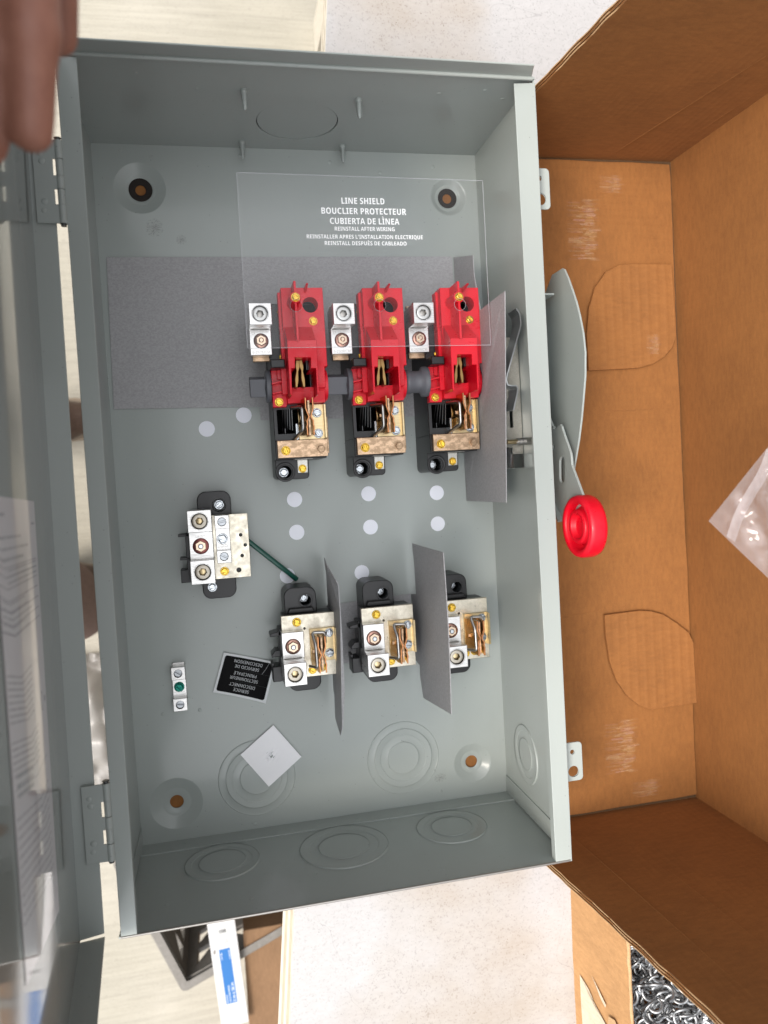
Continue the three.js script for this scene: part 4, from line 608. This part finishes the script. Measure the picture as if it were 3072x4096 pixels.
{
  const wire = 1.5, mk = (a, b, twist, open) => { const p = []; for (let i = 0; i <= 14; i++) { const q = -2.2 + open + i / 14 * (4.1 - open); p.push([a * Math.cos(q + Math.PI), twist * 0, -a * 0.95 + a * Math.sin(q)]); } const up = p.map(([x, y, z]) => [x * 1, y, z - a * 0.3]); const dn = []; for (let i = 14; i >= 0; i--) { const q = -2.2 + open * 0.5 + i / 14 * (4.1 - open); dn.push([b * Math.cos(q), twist * (14 - i) / 14 * b, b * 1.25 - b * Math.sin(q)]); } return tube([...up, ...dn], wire, 44, 7, 0.5); };
  const G = [mk(6.4, 6.4, 0.2, 0), mk(6.8, 5.6, 0.9, 0.5), mk(5.8, 6.8, -0.7, 0.2), mk(6.2, 6.2, 0.5, 1.0)].map((g) => geo(g.scale(1.3, 1.08, 1.3))); G.forEach((g) => { g.isReady = true; });
  seed = 4242; const spots = [];
  for (let layer = 0; layer < 4; layer++) for (let i = 0; i < 26; i++) spots.push([rr_(515, 640), 62 + layer * 7.2 + rr_(-3, 3), rr_(875, 1010)]);
  const vis = ([x, , z]) => z > 856 + (x - 502) * 1.02 && z < 1000 && x < 640;
  const base = []; let first = null; const q = new THREE.Quaternion(), e = new THREE.Euler();
  for (const s of spots) {
    e.set(rr_(-0.75, 0.75), rr_(0, 6.28), rr_(-0.75, 0.75)); q.setFromEuler(e); const gi = Math.floor(rnd() * 4);
    if (!vis(s) || s[1] < 66) { base.push(new THREE.Matrix4().compose(new THREE.Vector3(...s).multiplyScalar(0.001), q, new THREE.Vector3(1, 1, 1))); continue; }
    const m = part('s_hook', G[gi], M.hook, scene); m.position.set(s[0] / 1000, s[1] / 1000, s[2] / 1000); m.quaternion.copy(q); tag(m, 'bent grey steel S-hook lying in the heap inside the smaller carton', 's-hook', 'S-hooks heaped in the smaller carton');
  }
  for (let i = 0; i < 260; i++) { e.set(rr_(-0.8, 0.8), rr_(0, 6.28), rr_(-0.8, 0.8)); q.setFromEuler(e); base.push(new THREE.Matrix4().compose(new THREE.Vector3(rr_(519, 690), rr_(30, 56), rr_(878, 1078)).multiplyScalar(0.001), q, new THREE.Vector3(1, 1, 1))); }
  const im = new THREE.InstancedMesh(G[0], M.hook, base.length); base.forEach((b, i) => im.setMatrixAt(i, b)); im.name = 'hook_heap'; im.userData = { kind: 'stuff', label: 'deep layer of grey steel S-hooks filling the smaller carton', category: 'hooks' }; im.castShadow = im.receiveShadow = true; scene.add(im);
}
// ───────────────────────── things on the ground beyond the bench ─────────────────────────
{
  const t = thing('milk_crate', 'grey plastic milk crate on the ground below the switch box', 'crate');
  const S = 290, place = (g) => g.rotateY(0.385).translate(-26, -930, 1318); // local: x along one rim, -z along the other
  const wallX = (z0, z1) => { const holes = []; for (let i = 0; i < 4; i++) for (let j = 0; j < 3; j++) { const x = 30 + i * 62, y = 45 + j * 66; holes.push(i % 2 ? [[x + 8, y], [x + 48, y], [x + 48, y + 48]] : [[x, y], [x + 40, y], [x, y + 48]]); } return ext([[0, 0], [S, 0], [S, 262], [0, 262]], z0, z1, { bev: 1, axis: 'z', holes }); };
  const side = (flip) => { const g = wallX(-9, 0); if (flip) g.translate(0, 0, -S + 9); return place(g); }, side2 = (flip) => { const g = wallX(0, 9); g.rotateY(Math.PI / 2); if (flip) g.translate(S - 9, 0, 0); return place(g); };
  for (const g of [side(false), side(true), side2(false), side2(true)]) part('lattice_side', g, M.crate, t);
  const rimp = rrect(-5, S + 5, -S - 5, 5, 12), inn = rrect(9, S - 9, -S + 9, -9, 6);
  part('rim', [place(ext(rimp, 256, 270, { bev: 3, seg: 2, holes: [inn] }))], M.crate, t);
  part('base', [place(ext(rrect(4, S - 4, -S + 4, -4, 8), 2, 9, { bev: 1 }))], M.crate, t);
  part('handle_bar', [place(tube([[90, 240, -250], [130, 246, -160], [190, 250, -70]], 9, 30, 8))], M.crate, t);
}
{
  const t = thing('flat_bar', 'aluminium flat bar in a white and blue paper sleeve, leaning over the crate', 'metal bar');
  const a = new THREE.Vector3(40, -640, 1000), b = new THREE.Vector3(66.5, -648, 1397), d = b.clone().sub(a), L = d.length(), y = new THREE.Quaternion().setFromRotationMatrix(new THREE.Matrix4().makeBasis(new THREE.Vector3(0, 1, 0).cross(d.clone().normalize()).normalize(), d.clone().normalize().cross(new THREE.Vector3(0, 1, 0).cross(d.clone().normalize()).normalize()), d.clone().normalize()));
  const pl = (g) => g.applyQuaternion(y).translate(a.x, a.y, a.z);
  part('sleeve', [pl(box(-26, 26, -3, 1.2, 0, L, 0.6))], std(lin(0.56, 0.56, 0.56), { roughness: 0.6 }), t);
  const art = canvasTex(400, 1600, (x, w, h) => {
    x.fillStyle = '#f1f2f3'; x.fillRect(0, 0, w, h); x.fillStyle = '#222'; for (let i = 0; i < 26; i++) x.fillRect(150 + i * 4.2, 78, 1 + 2.6 * hash(i, 1, 2), 60);
    x.fillStyle = '#777'; for (let i = 0; i < 34; i++) x.fillRect(120 + 28 * (i % 2) + hash(i, 5, 2) * 6, 190 + i * 5.2, 26, 2); for (let i = 0; i < 40; i++) x.fillRect(210 + 90 * hash(i, 3, 2), 160 + 190 * hash(i, 4, 2), 4, 14);
    x.fillStyle = '#2b7fd0'; x.fillRect(112, 390, 166, 890); x.fillStyle = '#fff'; x.save(); x.translate(0, 0); x.rotate(-Math.PI / 2); x.textAlign = 'left'; x.textBaseline = 'alphabetic';
    x.font = 'bold 30px sans-serif'; x.fillText('FLAT BAR', -1266, 148); x.font = 'bold 34px sans-serif'; x.fillText('1/8 in THICKNESS', -1266, 192); x.font = 'bold 62px sans-serif'; x.fillText('2 in x 36 in', -1266, 262); x.font = 'bold 26px sans-serif'; x.fillText('FLAT BAR', -560, 150); x.fillText('ALUMINUM', -570, 266); x.restore();
    x.fillStyle = '#8b8580'; x.beginPath(); x.ellipse(48, 410, 16, 40, 0.2, 0, 7); x.fill();
  });
  part('printed_label', pl(quad([-25.4, 1.5, L - 206], [25.4, 1.5, L - 206], [25.4, 1.5, L - 6], [-25.4, 1.5, L - 6])), std(lin(0.62, 0.62, 0.62), { map: art, roughness: 0.5 }), t, { keepUV: true });
}
{
  const t = thing('brown_box', 'closed brown cardboard box on the ground under the bench edge', 'cardboard box');
  part('box_body', [box(93, 420, -930, -668, 1225, 1640, 1.5)], M.cardDark, t);
  part('top_flap', [box(92, 172, -667.6, -664, 1224, 1640, 0.8), box(174, 421, -667.4, -664.6, 1224, 1640, 0.8)], M.cardDark, t, { turn: true });
}
{ // crumpled clear plastic wrap
  const g = grid(70, 90, (u, v) => [-300 + 230 * u, -928 + 90 * Math.sin(Math.PI * u) * Math.sin(Math.PI * v) * (0.4 + fbm(u, v, 4, 5, 501, 2)) + 150 * Math.abs(fbm(u, v, 4, 5, 511, 2) - 0.5), 700 + 330 * v]);
  tag(part('plastic_wrap', g, M.wrap, scene), 'crumpled clear plastic wrapping on the ground, seen through the hinge gap', 'plastic wrap');
}
{ // plastic bag corner reaching in over the right side of the carton
  const A = [534, 346], B = [476.8, 402.9], C = [528, 452];
  const film = (off, sd, amp) => grid(90, 90, (u, v) => { // u inwards from the two straight edges that meet at the tip, v from edge to edge
    const e = Math.abs(v - 0.5) * 2, E = v < 0.5 ? A : C, x0 = B[0] + (E[0] - B[0]) * e, z0 = B[1] + (E[1] - B[1]) * e, rim = Math.min(1, u * 6) * Math.min(1, (1 - u) * 8);
    const x = x0 + 150 * u, z = z0 + (v - 0.5) * 170 * u, r = (a, b, f) => 1 - Math.abs(2 * fbm(a, b, f, f, sd, 3) - 1);
    const fold = Math.exp(-Math.pow((x - 0.42 * (z - 400) - 512) / 7, 2)) * 5 - Math.exp(-Math.pow((x + 0.3 * (z - 400) - 545) / 5, 2)) * 4;
    return [x, 300 + 14 * u - off * rim + rim * (amp * (r(x / 160, z / 160, 7) - 0.6) + amp * 0.35 * (r(x / 60, z / 60, 6) - 0.6) + fold), z];
  });
  const t = thing('plastic_bag', 'translucent plastic bag corner hanging into the carton at right', 'plastic bag'); part('upper_film', film(0, 601, 6), M.bag, t); part('lower_film', film(4, 631, 6), M.bag, t);
  part('heat_seal', grid(30, 4, (u, v) => { const x = 528 - 37 * u + 7 * (v - 0.5) + 1.5 * Math.sin(u * 7), z = 352 + 66 * u + 5 * (v - 0.5); return [x, 304.5 + 14 * Math.max(0, (x - 490) / 150) + 1.2 * Math.sin(v * 3.1) + 1.6 * (fbm(u, v, 6, 2, 641) - 0.5), z]; }), M.seal, t);
}
// ───────────────────────── the person holding the door ─────────────────────────
const smin = (a, b, k) => { const h = Math.max(k - Math.abs(a - b), 0) / k; return Math.min(a, b) - h * h * k * 0.25; };
function field(caps, lo, size, res, k) { // caps: [ax,ay,az,ra, bx,by,bz,rb] in mm
  const mc = new MarchingCubes(res, new THREE.MeshBasicMaterial(), false, false, 400000); mc.isolation = 0; const f = mc.field;
  for (let z = 0; z < res; z++) for (let y = 0; y < res; y++) for (let x = 0; x < res; x++) {
    const px = lo[0] + size * (x / (res / 2) - 1 + 1) / 2, py = lo[1] + size * (y / (res / 2) - 1 + 1) / 2, pz = lo[2] + size * (z / (res / 2) - 1 + 1) / 2; let d = 1e9;
    for (const c of caps) { const bx = c[4] - c[0], by = c[5] - c[1], bz = c[6] - c[2], ax = px - c[0], ay = py - c[1], az = pz - c[2]; const t = Math.max(0, Math.min(1, (ax * bx + ay * by + az * bz) / (bx * bx + by * by + bz * bz + 1e-9))); const e = Math.hypot(ax - bx * t, ay - by * t, az - bz * t) - (c[3] + (c[7] - c[3]) * t); d = d > 1e8 ? e : smin(d, e, c[8] ?? k); }
    f[x + y * res + z * res * res] = -d;
  }
  mc.update(); const n = mc.count, g = new THREE.BufferGeometry(), p = new Float32Array(n * 3);
  for (let i = 0; i < n * 3; i += 3) { p[i] = lo[0] + size * (mc.positionArray[i] + 1) / 2; p[i + 1] = lo[1] + size * (mc.positionArray[i + 1] + 1) / 2; p[i + 2] = lo[2] + size * (mc.positionArray[i + 2] + 1) / 2; }
  g.setAttribute('position', new THREE.BufferAttribute(p, 3)); g.setAttribute('normal', new THREE.BufferAttribute(mc.normalArray.slice(0, n * 3), 3)); g.setAttribute('uv', new THREE.BufferAttribute(new Float32Array(n * 2), 2)); return g;
}
{
  const t = thing('person', 'bare hand of a person holding the open door at the upper left', 'person');
  const Yh = 492; // hand: knuckles out of the frame, fingers curling down along the door towards the camera's left
  const finger = (a, b, c, e, r) => [[...a, r + 1.2, ...b, r + 0.3, 5], [...b, r + 0.3, ...c, r - 0.2, 5], [...c, r - 0.2, ...e, r - 1.4, 5]];
  const hand = [
    ...finger([63, Yh + 8, 68], [59, Yh + 6, 102], [55.5, Yh - 4, 134], [52.5, Yh - 16, 159], 9.6),
    ...finger([51, Yh + 18, 78], [53, Yh + 20, 134], [48, Yh + 14, 175], [42.5, Yh + 2, 207], 10),
    ...finger([36, Yh + 18, 80], [36, Yh + 20, 134], [31, Yh + 10, 178], [24, Yh - 2, 212], 9.6),
    ...finger([20, Yh + 10, 80], [18, Yh + 12, 122], [12, Yh + 4, 152], [6, Yh - 4, 178], 8.6),
    [66, Yh + 4, 58, 14, 20, Yh + 24, 8, 25, 12], [54, Yh + 12, 70, 14, 8, Yh + 28, 4, 25, 12], [38, Yh + 12, 72, 14, -2, Yh + 26, 10, 24, 12], [20, Yh + 6, 74, 13, -8, Yh + 22, 20, 22, 12],
    [14, Yh + 10, 20, 22, 2, Yh - 10, 60, 13, 10], [2, Yh - 10, 60, 12, -8, Yh - 22, 92, 10.5, 8], [-8, Yh - 22, 92, 10.5, -16, Yh - 22, 116, 8.5, 8], [4, Yh + 26, 4, 26, -58, Yh + 26, -28, 27, 14]];
  part('hand', field(hand, [-110, Yh - 130, -60], 300, 100, 6), M.skin, t);
  const body = [
    [-400, 40, 300, 100, -400, 40, 460, 100], [-380, 200, 300, 114, -380, 200, 460, 114], [-310, 420, 285, 126, -310, 420, 475, 126], [-225, 600, 250, 80, -225, 600, 510, 80],
    [-220, 620, 190, 66, -235, 455, -20, 50], [-235, 455, -20, 48, -60, Yh + 24, -30, 34],
    [-220, 620, 565, 66, -250, 350, 610, 48], [-250, 350, 610, 46, -170, 130, 580, 34]];
  part('shirt', field(body, [-640, -120, -240], 960, 104, 60), M.shirt, t);
  const head = [[-340, 560, 380, 58, -300, 640, 378, 54], [-300, 700, 376, 84, -270, 690, 376, 80], [-285, 760, 376, 82, -285, 765, 376, 82], [-250, 640, 376, 40, -235, 630, 376, 34], [-196, 676, 376, 9, -190, 664, 376, 13], [-206, 650, 360, 7, -206, 650, 392, 7], [-285, 700, 288, 12, -288, 720, 286, 16], [-285, 700, 464, 12, -288, 720, 466, 16]];
  { const hg = field(head, [-480, 500, 200], 360, 72, 22); hg.translate(165, 120, 0); part('head', hg, M.skin, t); };
  part('hair', field([[-305, 770, 376, 86, -330, 740, 376, 88], [-330, 700, 376, 82, -345, 660, 376, 66]], [-480, 540, 200], 360, 60, 20).translate(165, 120, 0), M.hair, t);
  const legs = [[-390, 20, 330, 100, -390, 20, 430, 100], [-385, -10, 300, 92, -350, -430, 250, 66], [-350, -430, 250, 64, -345, -830, 210, 52], [-385, -10, 460, 92, -310, -420, 520, 70], [-310, -420, 520, 68, -235, -800, 560, 78], [-235, -800, 560, 78, -205, -850, 590, 66]];
  part('trousers', field(legs, [-900, -930, -160], 1060, 104, 40), M.trousers, t);
  for (const [x, z, a] of [[-345, 205, 0.1], [-300, 520, -0.25]]) { const s = field([[-60, 34, 0, 36, 30, 32, 0, 40], [30, 30, 0, 42, 120, 28, 4, 44], [120, 26, 4, 42, 168, 22, 4, 34]], [-150, -40, -190], 380, 60, 20); const p = s.attributes.position; for (let i = 0; i < p.count; i++) p.setY(i, Math.max(p.getY(i), 0)); s.computeVertexNormals(); s.rotateY(a).translate(x, -930 + 12, z); const m = part('shoe', s, M.shoe, t); const sole = ext(rot2(rrect(-98, 204, -44, 48, [46, 40, 40, 46], 8), -a).map(([u, v]) => [u + x, v + z]), -930, -917, { bev: 2 }); part('sole', sole, std(lin(0.30, 0.24, 0.18), { roughness: 0.9 }), m); }
}
renderer.render(scene, camera);
